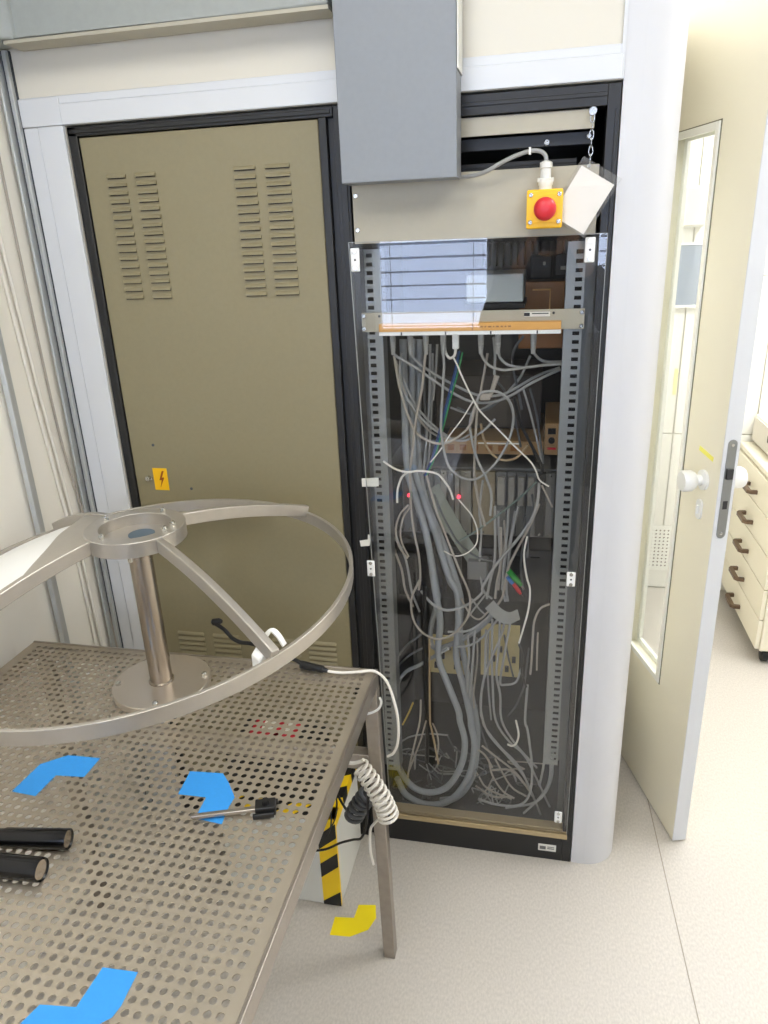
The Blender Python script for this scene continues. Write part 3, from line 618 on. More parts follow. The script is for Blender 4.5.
('fine white wire circling the ribbon cable',None,'thin loop',1.65,'white',[(-0.184,0.06,1.01),(-0.17,0.06,0.993),(-0.152,0.06,0.97),(-0.139,0.06,0.934),(-0.141,0.06,0.897),(-0.164,0.06,0.871),(-0.193,0.06,0.862),(-0.22,0.06,0.874)]),
('grey green cable slanting across the card cage to the lower left',None,'diag',2.60,'greengrey',[(-0.004,0.07,1.056),(-0.039,0.083,1.013),(-0.094,0.095,0.958),(-0.151,0.107,0.907),(-0.2,0.12,0.869)]),
('grey cable sweeping from the right upright to a low sag at the left','grey cables looping behind the clear cover','loop',3.54,'grey',[(0.002,0.06,1.057),(-0.0,0.061,1.01),(-0.013,0.062,0.963),(-0.052,0.063,0.9),(-0.093,0.064,0.842),(-0.124,0.065,0.782),(-0.127,0.066,0.761),(-0.162,0.067,0.727),(-0.212,0.068,0.706),(-0.252,0.069,0.721),(-0.281,0.07,0.756)]),
('warm grey cable curving down left from the right end of the card cage','grey cables looping behind the clear cover','loop',3.07,'greige',[(0.004,0.08,0.998),(-0.018,0.08,0.937),(-0.046,0.08,0.875),(-0.065,0.08,0.824),(-0.074,0.08,0.767),(-0.079,0.08,0.742),(-0.101,0.08,0.704)]),
('white cable hanging down beside the green plug',None,'white right',2.36,'white',[(-0.021,0.05,0.926),(-0.027,0.048,0.878),(-0.019,0.047,0.823),(-0.01,0.045,0.789),(-0.012,0.043,0.738),(-0.022,0.042,0.687),(-0.032,0.04,0.643)]),
('grey cable hanging along the left edge of the card connectors','grey cables looping behind the clear cover','loop',2.83,'grey',[(-0.131,0.12,1.039),(-0.139,0.12,0.966),(-0.134,0.12,0.904),(-0.137,0.116,0.822),(-0.127,0.108,0.75),(-0.103,0.1,0.73)]),
('grey cable hanging from the first pale card connector','grey cables looping behind the clear cover','loop',3.30,'grey',[(-0.101,0.11,0.977),(-0.099,0.11,0.84),(-0.11,0.107,0.776),(-0.117,0.1,0.729)]),
('warm grey cable hanging between the first two pale card connectors','grey cables looping behind the clear cover','loop',3.30,'greige',[(-0.086,0.11,0.922),(-0.083,0.11,0.834),(-0.092,0.107,0.777),(-0.096,0.1,0.731)]),
('grey cable hanging from the third pale card connector','grey cables looping behind the clear cover','loop',3.30,'grey',[(-0.068,0.11,0.978),(-0.071,0.105,0.894),(-0.076,0.1,0.82),(-0.077,0.1,0.757),(-0.07,0.1,0.725)]),
('grey cable hanging from the fourth pale card connector','grey cables looping behind the clear cover','loop',3.30,'grey',[(-0.045,0.11,0.979),(-0.059,0.105,0.901),(-0.066,0.1,0.82),(-0.068,0.1,0.757),(-0.064,0.1,0.726)]),
('dark grey cable at the far right end of the card cage','grey cables looping behind the clear cover','loop',2.83,'dgrey',[(-0.013,0.1,1.014),(-0.009,0.1,0.978),(-0.018,0.1,0.911),(-0.02,0.1,0.849)]),
('grey cable running down from the left upright just below the card cage','grey cables looping behind the clear cover','loop',3.07,'grey',[(-0.361,0.1,0.952),(-0.346,0.1,0.889),(-0.323,0.1,0.825),(-0.312,0.1,0.746),(-0.307,0.1,0.724),(-0.291,0.1,0.679)]),
('warm grey cable running down next to the left upright below the card cage','grey cables looping behind the clear cover','loop',3.07,'greige',[(-0.362,0.09,0.918),(-0.351,0.092,0.86),(-0.334,0.095,0.801),(-0.327,0.098,0.742),(-0.308,0.1,0.693)]),
('short grey cable against the left upright below the card cage','grey cables looping behind the clear cover','loop',2.83,'grey',[(-0.373,0.12,0.925),(-0.361,0.12,0.887),(-0.336,0.12,0.849)]),
('short pale cable end slanting behind the right upright',None,'diag',2.36,'greige',[(0.034,0.06,0.998),(0.022,0.06,1.023),(0.008,0.06,1.051)]),
('grey cable hanging straight past the right edge of the left yellow board','grey cables hanging low behind the clear cover','lower',3.07,'grey',[(-0.165,0.1,0.62),(-0.161,0.093,0.561),(-0.165,0.093,0.505),(-0.165,0.1,0.443)]),
('grey cable hanging in the gap between the two yellow boards','grey cables hanging low behind the clear cover','lower',3.07,'grey',[(-0.147,0.1,0.636),(-0.151,0.09,0.548),(-0.158,0.1,0.427)]),
('grey cable passing the left edge of the right yellow board to the rack floor','grey cables hanging low behind the clear cover','lower',3.07,'grey',[(-0.118,0.1,0.639),(-0.119,0.098,0.562),(-0.12,0.095,0.508),(-0.13,0.092,0.427),(-0.124,0.09,0.371),(-0.115,0.092,0.337),(-0.075,0.095,0.279),(-0.021,0.098,0.214),(0.017,0.1,0.118)]),
('grey cable crossing the right yellow board and bending to the floor at the right','grey cables hanging low behind the clear cover','lower',3.07,'grey',[(-0.102,0.1,0.671),(-0.102,0.097,0.564),(-0.098,0.093,0.471),(-0.089,0.09,0.37),(-0.051,0.093,0.301),(-0.004,0.097,0.248),(0.065,0.1,0.088)]),
('grey cable bowing widely from the right yellow board down to the floor','grey cables hanging low behind the clear cover','lower',3.07,'grey',[(-0.069,0.1,0.677),(-0.081,0.098,0.62),(-0.106,0.096,0.549),(-0.125,0.093,0.476),(-0.129,0.091,0.395),(-0.124,0.091,0.367),(-0.103,0.093,0.312),(-0.046,0.096,0.239),(-0.002,0.098,0.172),(0.041,0.1,0.057)]),
('grey cable sweeping from the cable wrap down left to the thick sheathed cables','grey cables hanging low behind the clear cover','lower',3.07,'grey',[(-0.089,0.1,0.672),(-0.121,0.093,0.627),(-0.158,0.093,0.594),(-0.196,0.1,0.581)]),
('grey cable sweeping left just above the longest sweep beside the cable wrap','grey cables hanging low behind the clear cover','lower',3.07,'grey',[(-0.108,0.1,0.682),(-0.135,0.093,0.657),(-0.168,0.093,0.635),(-0.217,0.1,0.625)]),
('grey cable hanging down the middle of the right yellow board','grey cables hanging low behind the clear cover','lower',3.07,'grey',[(-0.083,0.1,0.687),(-0.084,0.097,0.59),(-0.089,0.093,0.512),(-0.078,0.09,0.451),(-0.073,0.093,0.369),(-0.037,0.097,0.296),(0.025,0.1,0.218)]),
('grey cable curling right below the right yellow board','grey cables hanging low behind the clear cover','lower',3.07,'grey',[(-0.056,0.1,0.674),(-0.07,0.096,0.568),(-0.079,0.092,0.49),(-0.065,0.092,0.483),(-0.038,0.096,0.491),(-0.026,0.1,0.53)]),
('warm grey cable running slantwise to the right, topmost on the rack floor','grey cables hanging low behind the clear cover','lower',2.83,'greige',[(-0.127,0.12,0.257),(-0.09,0.113,0.232),(-0.031,0.107,0.187),(0.008,0.1,0.135)]),
('warm grey cable bending right along the middle of the rack floor','grey cables hanging low behind the clear cover','lower',2.83,'greige',[(-0.108,0.12,0.211),(-0.096,0.113,0.163),(-0.066,0.107,0.118),(-0.033,0.1,0.103)]),
('short warm grey cable crossing the right part of the rack floor','grey cables hanging low behind the clear cover','lower',2.83,'greige',[(-0.097,0.12,0.176),(-0.046,0.11,0.191),(-0.002,0.1,0.152)]),
('warm grey cable lying low between the two heaps on the rack floor','grey cables hanging low behind the clear cover','lower',2.83,'greige',[(-0.141,0.12,0.161),(-0.11,0.11,0.118),(-0.04,0.1,0.1)]),
('warm grey cable nearest the sill in the middle of the rack floor','grey cables hanging low behind the clear cover','lower',2.83,'greige',[(-0.144,0.12,0.114),(-0.095,0.11,0.092),(-0.044,0.1,0.107)]),
('warm grey cable crossing under the slanting ones on the rack floor','grey cables hanging low behind the clear cover','lower',2.83,'greige',[(-0.09,0.12,0.217),(-0.045,0.11,0.137),(-0.0,0.1,0.115)]),
('short warm grey cable beside the thick loops on the rack floor','grey cables hanging low behind the clear cover','lower',2.83,'greige',[(-0.152,0.12,0.25),(-0.119,0.11,0.235),(-0.096,0.1,0.202)]),
('grey cable dropping from the right yellow board and curving left along the rack floor','grey cables hanging low behind the clear cover','lower',3.30,'grey',[(-0.008,0.09,0.49),(-0.011,0.079,0.387),(-0.003,0.067,0.361),(0.012,0.056,0.253),(0.008,0.051,0.169),(-0.021,0.054,0.122),(-0.085,0.057,0.114),(-0.132,0.06,0.123)]),
('grey cable curving left from the foot of the right upright','grey cables hanging low behind the clear cover','lower',3.07,'grey',[(0.056,0.04,0.331),(0.059,0.047,0.233),(0.038,0.053,0.163),(-0.006,0.06,0.091)]),
('short grey cable leaning just inside the right upright near its foot','grey cables hanging low behind the clear cover','lower',3.07,'grey',[(0.043,0.05,0.322),(0.041,0.055,0.258),(0.033,0.06,0.192)]),
('grey cable nearest the right side at the foot of the right upright','grey cables hanging low behind the clear cover','lower',3.07,'grey',[(0.064,0.06,0.312),(0.063,0.063,0.211),(0.028,0.067,0.131),(-0.056,0.07,0.093)]),
('warm grey cable hanging from the left loops to the floor, longer of two','grey cables hanging low behind the clear cover','lower',2.60,'greige',[(-0.285,0.05,0.441),(-0.289,0.05,0.374),(-0.306,0.05,0.294),(-0.321,0.05,0.222),(-0.328,0.05,0.176)]),
('warm grey cable hanging from the left loops to the floor, shorter of two','grey cables hanging low behind the clear cover','lower',2.36,'greige',[(-0.272,0.05,0.376),(-0.29,0.05,0.305),(-0.323,0.05,0.204)]),
('thin warm grey wire loop beside the tan cable near the floor','grey cables hanging low behind the clear cover','lower',2.36,'greige',[(-0.256,0.06,0.362),(-0.244,0.06,0.329),(-0.241,0.06,0.286),(-0.249,0.06,0.241)]),
('straight tan cable hanging beside the thick black one low in the rack',None,'tan rod',2.83,'tan',[(-0.257,0.04,0.638),(-0.259,0.042,0.513),(-0.26,0.044,0.384),(-0.257,0.046,0.355),(-0.248,0.048,0.295),(-0.24,0.05,0.237)]),
('thick black cable hanging straight down among the grey sheathed cables',None,'black rod',5.90,'black',[(-0.271,0.07,0.771),(-0.273,0.07,0.605),(-0.272,0.07,0.428),(-0.271,0.07,0.361),(-0.276,0.07,0.22)]),
('short white hooked wire low in the rack',None,'white hook',2.60,'white',[(-0.034,0.04,0.412),(-0.026,0.04,0.371),(-0.031,0.04,0.341),(-0.042,0.04,0.33),(-0.054,0.04,0.334)]),
('warm grey cable arching out of the lower right upright','thin cables beside the lower right upright','right loop',2.83,'greige',[(0.039,0.08,0.736),(0.017,0.076,0.724),(0.004,0.072,0.694),(0.001,0.068,0.652),(-0.0,0.064,0.586),(-0.002,0.06,0.542)]),
('thin warm grey cable hanging inside the arch beside the lower right upright','thin cables beside the lower right upright','right loop',2.36,'greige',[(0.013,0.07,0.659),(0.013,0.07,0.599),(0.014,0.07,0.549)]),
('black cable hanging over the right edge of the right yellow board','thin cables beside the lower right upright','right loop',2.83,'black',[(-0.033,0.07,0.622),(-0.023,0.07,0.588),(-0.024,0.07,0.542),(-0.011,0.07,0.496)]),
('upper dark grey cable curving left behind the thick cables low in the rack','dark cables low at the left of the rack','leftlow',3.07,'dgrey',[(-0.363,0.1,0.522),(-0.331,0.11,0.568),(-0.289,0.12,0.602)]),
('lower dark grey cable curving left behind the thick cables low in the rack','dark cables low at the left of the rack','leftlow',3.07,'dgrey',[(-0.368,0.12,0.484),(-0.327,0.12,0.53),(-0.287,0.12,0.558)]),
('dull yellow tipped wire at the lower left of the rack',None,'yellowtip',2.36,'yellow',[(-0.306,0.05,0.43),(-0.318,0.05,0.399),(-0.337,0.05,0.355)]),
('cable in the dense bundle behind the loops of the upper rack','dense bundle in the upper rack','bundle',2.71,'greige',[(-0.323,0.06,1.337),(-0.312,0.068,1.277),(-0.293,0.076,1.227),(-0.26,0.084,1.175),(-0.223,0.092,1.15),(-0.19,0.1,1.15)]),
('cable in the dense bundle behind the loops of the upper rack','dense bundle in the upper rack','bundle',2.71,'grey',[(-0.311,0.07,1.298),(-0.291,0.078,1.243),(-0.257,0.086,1.194),(-0.223,0.094,1.162),(-0.191,0.102,1.143),(-0.158,0.11,1.158)]),
('cable in the dense bundle behind the loops of the upper rack','dense bundle in the upper rack','bundle',2.71,'dgrey',[(-0.267,0.12,1.365),(-0.271,0.126,1.261),(-0.27,0.132,1.163),(-0.268,0.138,1.056),(-0.264,0.144,0.983),(-0.245,0.15,0.899)]),
('cable in the dense bundle behind the loops of the upper rack','dense bundle in the upper rack','bundle',2.71,'grey',[(-0.253,0.15,1.339),(-0.257,0.15,1.227),(-0.264,0.15,1.123),(-0.269,0.15,1.052),(-0.266,0.15,1.0)]),
('cable in the dense bundle behind the loops of the upper rack','dense bundle in the upper rack','bundle',2.71,'dgrey',[(-0.194,0.13,1.215),(-0.166,0.128,1.205),(-0.133,0.125,1.209),(-0.1,0.122,1.229),(-0.068,0.12,1.262)]),
('cable in the dense bundle behind the loops of the upper rack','dense bundle in the upper rack','bundle',2.71,'grey',[(-0.21,0.13,1.215),(-0.183,0.133,1.204),(-0.158,0.135,1.2),(-0.128,0.138,1.214),(-0.104,0.14,1.23)]),
('cable in the dense bundle behind the loops of the upper rack','dense bundle in the upper rack','bundle',2.71,'dgrey',[(-0.102,0.14,1.274),(-0.085,0.14,1.253),(-0.068,0.14,1.214),(-0.054,0.14,1.164),(-0.044,0.14,1.118)]),
('cable in the dense bundle behind the loops of the upper rack','dense bundle in the upper rack','bundle',2.71,'dgrey',[(-0.248,0.1,1.006),(-0.232,0.103,0.962),(-0.21,0.107,0.912),(-0.187,0.11,0.873),(-0.14,0.113,0.836),(-0.093,0.117,0.824),(-0.052,0.12,0.792)]),
('cable in the dense bundle behind the loops of the upper rack','dense bundle in the upper rack','bundle',2.71,'grey',[(-0.093,0.12,0.961),(-0.09,0.117,0.888),(-0.086,0.113,0.832),(-0.092,0.11,0.751)]),
('cable in the dense bundle behind the loops of the upper rack','dense bundle in the upper rack','bundle',2.71,'greige',[(-0.078,0.12,0.937),(-0.076,0.117,0.876),(-0.084,0.113,0.813),(-0.089,0.11,0.751)]),
('cable in the dense bundle behind the loops of the upper rack','dense bundle in the upper rack','bundle',2.71,'grey',[(-0.053,0.12,0.963),(-0.063,0.117,0.889),(-0.073,0.113,0.833),(-0.08,0.11,0.752)]),
('cable in the dense bundle behind the loops of the upper rack','dense bundle in the upper rack','bundle',2.71,'dgrey',[(-0.028,0.12,0.952),(-0.031,0.12,0.877),(-0.035,0.12,0.813),(-0.027,0.12,0.75)]),
('cable in the dense bundle behind the wide loop of the lower rack','dense bundle in the lower rack','bundle2',2.48,'grey',[(-0.226,0.12,0.595),(-0.198,0.12,0.613),(-0.151,0.12,0.686),(-0.114,0.12,0.742)]),
('cable in the dense bundle behind the wide loop of the lower rack','dense bundle in the lower rack','bundle2',2.48,'greige',[(-0.183,0.11,0.72),(-0.16,0.113,0.674),(-0.137,0.117,0.659),(-0.114,0.12,0.682)]),
('cable in the dense bundle behind the wide loop of the lower rack','dense bundle in the lower rack','bundle2',2.48,'grey',[(-0.157,0.12,0.716),(-0.138,0.125,0.685),(-0.124,0.13,0.668)]),
('cable in the dense bundle behind the wide loop of the lower rack','dense bundle in the lower rack','bundle2',2.48,'greige',[(-0.143,0.12,0.602),(-0.142,0.12,0.53),(-0.151,0.12,0.431),(-0.149,0.12,0.38)]),
('cable in the dense bundle behind the wide loop of the lower rack','dense bundle in the lower rack','bundle2',2.48,'grey',[(-0.113,0.12,0.62),(-0.114,0.117,0.543),(-0.111,0.113,0.456),(-0.102,0.11,0.354)]),
('cable in the dense bundle behind the wide loop of the lower rack','dense bundle in the lower rack','bundle2',2.48,'dgrey',[(-0.072,0.12,0.616),(-0.061,0.12,0.554),(-0.046,0.12,0.491)]),
('cable in the dense bundle behind the wide loop of the lower rack','dense bundle in the lower rack','bundle2',2.48,'dgrey',[(-0.008,0.13,0.576),(-0.013,0.128,0.513),(-0.018,0.125,0.458),(-0.037,0.122,0.399),(-0.057,0.12,0.365)]),
('cable in the dense bundle behind the wide loop of the lower rack','dense bundle in the lower rack','bundle2',2.48,'dgrey',[(-0.143,0.13,0.383),(-0.135,0.127,0.326),(-0.113,0.123,0.252),(-0.098,0.12,0.221)]),
('cable in the dense bundle behind the wide loop of the lower rack','dense bundle in the lower rack','bundle2',2.48,'dgrey',[(-0.225,0.14,0.261),(-0.201,0.13,0.226),(-0.149,0.12,0.223)]),
('cable in the dense bundle behind the wide loop of the lower rack','dense bundle in the lower rack','bundle2',2.48,'grey',[(-0.36,0.13,0.234),(-0.328,0.127,0.259),(-0.274,0.123,0.277),(-0.222,0.12,0.281)]),
('cable in the heap on the rack floor under the thick loops','heap of cables under the thick loops','tangle',2.00,'dgrey',[(-0.326,0.12,0.222),(-0.346,0.14,0.185),(-0.295,0.16,0.145),(-0.297,0.18,0.173),(-0.325,0.2,0.149)]),
('cable in the heap on the rack floor under the thick loops','heap of cables under the thick loops','tangle',2.00,'grey',[(-0.228,0.12,0.218),(-0.223,0.14,0.185),(-0.248,0.16,0.173),(-0.256,0.18,0.103),(-0.152,0.2,0.101)]),
('cable in the heap on the rack floor under the thick loops','heap of cables under the thick loops','tangle',2.00,'dgrey',[(-0.355,0.12,0.107),(-0.37,0.14,0.091),(-0.394,0.16,0.034),(-0.312,0.18,0.059),(-0.397,0.2,0.0)]),
('cable in the heap on the rack floor under the thick loops','heap of cables under the thick loops','tangle',2.00,'grey',[(-0.249,0.12,0.195),(-0.253,0.14,0.171),(-0.253,0.16,0.159),(-0.28,0.18,0.095),(-0.322,0.2,0.099)]),
('cable in the heap on the rack floor under the thick loops','heap of cables under the thick loops','tangle',2.00,'dgrey',[(-0.281,0.12,0.138),(-0.274,0.14,0.128),(-0.248,0.16,0.072),(-0.29,0.18,0.083),(-0.295,0.2,0.033)]),
('cable in the heap on the rack floor under the thick loops','heap of cables under the thick loops','tangle',2.00,'dgrey',[(-0.274,0.12,0.102),(-0.287,0.14,0.028),(-0.266,0.16,0.054),(-0.298,0.18,0.037),(-0.284,0.2,0.033)]),
('cable in the heap on the rack floor under the thick loops','heap of cables under the thick loops','tangle',2.00,'dgrey',[(-0.358,0.12,0.032),(-0.366,0.14,0.041),(-0.375,0.16,0.035),(-0.343,0.18,-0.035),(-0.299,0.2,-0.032)]),
('cable in the heap on the rack floor under the thick loops','heap of cables under the thick loops','tangle',2.00,'grey',[(-0.316,0.12,0.211),(-0.324,0.14,0.132),(-0.333,0.16,0.186),(-0.378,0.18,0.152),(-0.274,0.2,0.135)]),
('cable in the heap on the rack floor under the thick loops','heap of cables under the thick loops','tangle',2.00,'grey',[(-0.272,0.12,0.117),(-0.288,0.14,0.162),(-0.253,0.16,0.109),(-0.215,0.18,0.097),(-0.266,0.2,0.075)]),
('cable in the heap on the rack floor under the thick loops','heap of cables under the thick loops','tangle',2.00,'grey',[(-0.201,0.12,0.19),(-0.204,0.14,0.157),(-0.202,0.16,0.197),(-0.211,0.18,0.195),(-0.213,0.2,0.163)]),
('cable in the heap on the rack floor under the thick loops','heap of cables under the thick loops','tangle',2.00,'dgrey',[(-0.228,0.12,0.162),(-0.239,0.14,0.148),(-0.251,0.16,0.079),(-0.273,0.18,0.121),(-0.158,0.2,0.081)]),
('cable in the heap on the rack floor under the thick loops','heap of cables under the thick loops','tangle',2.00,'dgrey',[(-0.302,0.12,0.043),(-0.292,0.14,0.049),(-0.338,0.16,0.047),(-0.257,0.18,-0.013),(-0.232,0.2,0.017)]),
('cable in the heap on the rack floor under the thick loops','heap of cables under the thick loops','tangle',2.00,'dgrey',[(-0.29,0.12,0.073),(-0.303,0.14,0.024),(-0.266,0.16,0.048),(-0.307,0.18,0.011),(-0.231,0.2,0.021)]),
('cable in the heap on the rack floor under the thick loops','heap of cables under the thick loops','tangle',2.00,'dgrey',[(-0.254,0.12,0.243),(-0.236,0.14,0.19),(-0.291,0.16,0.204),(-0.239,0.18,0.164),(-0.215,0.2,0.124)]),
('cable in the heap on the rack floor at the right','heap of cables at the right of the rack floor','tangle',2.00,'greige',[(-0.034,0.1,0.189),(-0.041,0.125,0.184),(-0.008,0.15,0.168),(-0.057,0.175,0.167),(0.045,0.2,0.151)]),
('cable in the heap on the rack floor at the right','heap of cables at the right of the rack floor','tangle',2.00,'grey',[(-0.107,0.1,0.096),(-0.105,0.125,0.109),(-0.138,0.15,0.037),(-0.101,0.175,-0.003),(-0.082,0.2,0.037)]),
('cable in the heap on the rack floor at the right','heap of cables at the right of the rack floor','tangle',2.00,'grey',[(-0.148,0.1,0.106),(-0.152,0.125,0.101),(-0.109,0.15,0.054),(-0.178,0.175,-0.023),(-0.159,0.2,-0.024)]),
('cable in the heap on the rack floor at the right','heap of cables at the right of the rack floor','tangle',2.00,'grey',[(-0.146,0.1,0.166),(-0.144,0.125,0.18),(-0.116,0.15,0.136),(-0.191,0.175,0.096),(-0.186,0.2,0.122)]),
('cable in the heap on the rack floor at the right','heap of cables at the right of the rack floor','tangle',2.00,'grey',[(-0.092,0.1,0.079),(-0.102,0.125,0.114),(-0.089,0.15,0.077),(-0.08,0.175,0.01),(-0.051,0.2,0.067)]),
('cable in the heap on the rack floor at the right','heap of cables at the right of the rack floor','tangle',2.00,'dgrey',[(-0.141,0.1,0.188),(-0.139,0.125,0.174),(-0.145,0.15,0.17),(-0.168,0.175,0.156),(-0.08,0.2,0.161)]),
('cable in the heap on the rack floor at the right','heap of cables at the right of the rack floor','tangle',2.00,'grey',[(-0.064,0.1,0.182),(-0.046,0.125,0.176),(-0.031,0.15,0.119),(-0.043,0.175,0.123),(-0.107,0.2,0.066)]),
('cable in the heap on the rack floor at the right','heap of cables at the right of the rack floor','tangle',2.00,'dgrey',[(-0.004,0.1,0.177),(0.006,0.125,0.155),(-0.013,0.15,0.106),(-0.027,0.175,0.094),(0.037,0.2,0.074)]),
('cable in the heap on the rack floor at the right','heap of cables at the right of the rack floor','tangle',2.00,'dgrey',[(-0.095,0.1,0.077),(-0.1,0.125,0.082),(-0.127,0.15,0.079),(-0.036,0.175,0.003),(-0.038,0.2,-0.018)]),
('cable in the heap on the rack floor at the right','heap of cables at the right of the rack floor','tangle',2.00,'greige',[(-0.135,0.1,0.127),(-0.117,0.125,0.093),(-0.097,0.15,0.124),(-0.112,0.175,0.056),(-0.09,0.2,0.042)]),
('cable in the heap on the rack floor at the right','heap of cables at the right of the rack floor','tangle',2.00,'grey',[(-0.111,0.1,0.08),(-0.095,0.125,0.051),(-0.122,0.15,0.063),(-0.125,0.175,0.008),(-0.025,0.2,-0.023)]),
('cable in the heap on the rack floor at the right','heap of cables at the right of the rack floor','tangle',2.00,'dgrey',[(-0.079,0.1,0.092),(-0.073,0.125,0.085),(-0.044,0.15,0.051),(-0.063,0.175,-0.006),(-0.083,0.2,0.006)]),
('cable in the heap on the rack floor at the right','heap of cables at the right of the rack floor','tangle',2.00,'dgrey',[(-0.136,0.1,0.165),(-0.119,0.125,0.177),(-0.147,0.15,0.192),(-0.159,0.175,0.16),(-0.063,0.2,0.098)]),
('cable in the heap on the rack floor at the right','heap of cables at the right of the rack floor','tangle',2.00,'dgrey',[(-0.137,0.1,0.145),(-0.148,0.125,0.134),(-0.12,0.15,0.136),(-0.08,0.175,0.143),(-0.126,0.2,0.125)]),
]

for lab, grp, kind, r, mk, pts in CABLES:
    r *= .001
    if kind == 'patch':
        o = thing('network_cable', lab, 'cable', pts[0], grp)
        keep(MB().tube(pts, r, 8, 4).build('lead', CM[mk]), o)
        p = Vector(pts[0]); z1 = 1.3985
        prof = [(.0065, 0), (.0065, .017), (.005, .018)]
        for j in range(4): prof += [(.0062 - .0005 * j, .0195 + j * .0062), (.0062 - .0005 * j, .0238 + j * .0062), (.0042, .0242 + j * .0062), (.0042, .0254 + j * .0062)]
        keep(MB().lathe(prof, 10, Matrix.Translation((p.x, p.y, z1)) @ Matrix.Rotation(PI, 4, 'X')).build('plug_boot', CM['grey'], ang=25), o)
        continue
    ob = MB().tube(pts, r, 8 if r < .006 else 12, 4).build('sheathed_cable' if kind == 'hose' else 'wire' if r < .0019 else 'cable', CM[mk])
    tag(ob, lab, 'wire' if r < .0019 else 'cable', grp)
wp = thing('cable_plug', 'white plug hanging under the middle of the patch panel', 'plug', (-.18, .03, 1.37))
keep(MB().box(-.192, -.178, .024, .036, 1.366, 1.3985).build('plug', M['whitep'], bevel=.002), wp)
keep(MB().tube([(-.185, .03, 1.368), (-.188, .032, 1.352), (-.2, .04, 1.345), (-.21, .045, 1.36), (-.212, .05, 1.39)], .003, 8, 4).build('lead', CM['white']), wp)
rp = thing('cable_plug', 'pale ribbed plug on the cable hanging in front of the brown unit', 'plug', (-.09, .06, 1.29))
bt = MB()
for j in range(7):
    a = Vector((-.098, .065, 1.302)); d = Vector((-.016, 0, -.052)).normalized()
    bt.cyl(a + d * j * .0062, a + d * (j * .0062 + .0045), .0062 - .0003 * j, 12)
bt.cyl(a, a + d * .05, .004, 10)
keep(bt.build('boot', CM['greige']), rp)
keep(MB().box(-.135, -.112, .06, .07, 1.247, 1.262).build('shell', CM['greige'], bevel=.002), rp)

# ------------------------------------------------------------------ perforated steel table
tb = thing('work_table', 'stainless steel table with a perforated top on square legs', 'table', (-.70, -.88, 0))
TX0, TX1, TY0, TY1, TZ = -1.094, -.3035, -1.46, -.335, .78
top = keep(perforated(TX0, TX1, TY0, TY1, TZ - .0015, TZ, .01572, .0050, .0105, 12).build('tabletop', M['steeltop'], ang=40), tb)
rim = MB()
for a, b, c, d in ((TX0 - .001, TX0 + .001, TY0, TY1), (TX1 - .001, TX1 + .001, TY0, TY1), (TX0, TX1, TY0 - .001, TY0 + .001), (TX0, TX1, TY1 - .001, TY1 + .001)):
    rim.box(a, b, c, d, TZ - .032, TZ - .0005)
kid(rim, 'folded_rim', M['steel'], top, tb)
kid(MB().box(TX1 - .0045, TX1 + .0012, TY0, TY1, TZ - .0002, TZ + .003).box(TX0 + .0, TX1, TY1 - .004, TY1 + .0012, TZ - .0002, TZ + .0018), 'raised_edge', M['steel'], top, tb, bevel=.0007)
for (xf, yf) in ((TX1 + .0, TY1 - .012), (TX0 + .03, TY1 - .012), (TX1, TY0 + .03), (TX0 + .03, TY0 + .03)):
    right_leg = xf > -.5
    xt = xf - (.012 if right_leg else 0)
    lg = MB(); w = .0138
    lg.sweep([(xf, yf, 0), (xt, yf, TZ - .0335)], [(-w, -w), (w, -w), (w, w), (-w, w)], up=(0, 1, 0))
    keep(lg.build('leg', M['steel'], bevel=.002), tb)
fr = MB()
fr.box(TX0 + .015, TX1 - .006, TY1 - .026, TY1 - .003, TZ - .028, TZ - .0025).box(TX0 + .015, TX1 - .006, TY0 + .003, TY0 + .026, TZ - .028, TZ - .0025)
fr.box(TX0 + .004, TX0 + .02, TY0 + .004, TY1 - .004, TZ - .028, TZ - .0025).box(TX1 - .013, TX1 - .003, TY0 + .004, TY1 - .004, TZ - .028, TZ - .0025)
keep(fr.build('frame', M['steel']), tb)
for y in (TY1 - .012, TY0 + .03):
    keep(MB().box(TX0 + .047, TX1 - .022, y - .014, y + .014, .548, .586).build('crossbar', M['steel'], bevel=.002), tb)

# ------------------------------------------------------------------ spoked ring on a post
AX, AY = -.714, -.455
rs = thing('ring_stand', 'metal ring with curved spokes carried on a steel post with a round foot', 'stand', (AX, AY, TZ))
RX, RY, RR = -.727, -.468, .404
def rz(x, y): return 1.014 + .037 * (x - AX) + .053 * (y - AY)
T0 = Matrix.Translation((AX, AY, TZ + .0005))
bp = keep(MB().lathe([(.0935, 0), (.0935, .003), (.0945, .004), (.0945, .0145), (.0935, .0155)], 56, T0).build('base_plate', M['foot'], ang=30), rs)
for a in (20, 110, 200, 290):
    a = math.radians(a); p = Vector((AX + .083 * math.cos(a), AY + .083 * math.sin(a), TZ + .016))
    kid(MB().cyl(p, p + Vector((0, 0, .005)), .006, 6).cyl(p + Vector((0, 0, .0045)), p + Vector((0, 0, .0075)), .0035, 10), 'bolt', M['chrome'], bp, rs)
keep(MB().lathe([(.0245, .0155), (.0245, .018), (.0215, .020), (.0215, 1.098 - TZ)], 32, T0).build('post', M['steelpole'], ang=40), rs)
H0, H1 = 1.098, 1.126
hub = MB()
prof_o = .0895
for seg_r in ((.0635, prof_o),):
    n = 56; vs = []; fs = []
    for (r, z) in ((seg_r[0], H0 + .004), (seg_r[1], H0), (seg_r[1], H1), (seg_r[0], H1)):
        for k in range(n): a = 2 * PI * k / n; vs.append((AX + r * math.cos(a), AY + r * math.sin(a), z))
    for j in range(4):
        for k in range(n): fs.append((j * n + k, j * n + (k + 1) % n, ((j + 1) % 4) * n + (k + 1) % n, ((j + 1) % 4) * n + k))
    hub.add(vs, fs)
hb_ = keep(hub.build('hub', M['alusand'], bevel=.001, ang=30), rs)
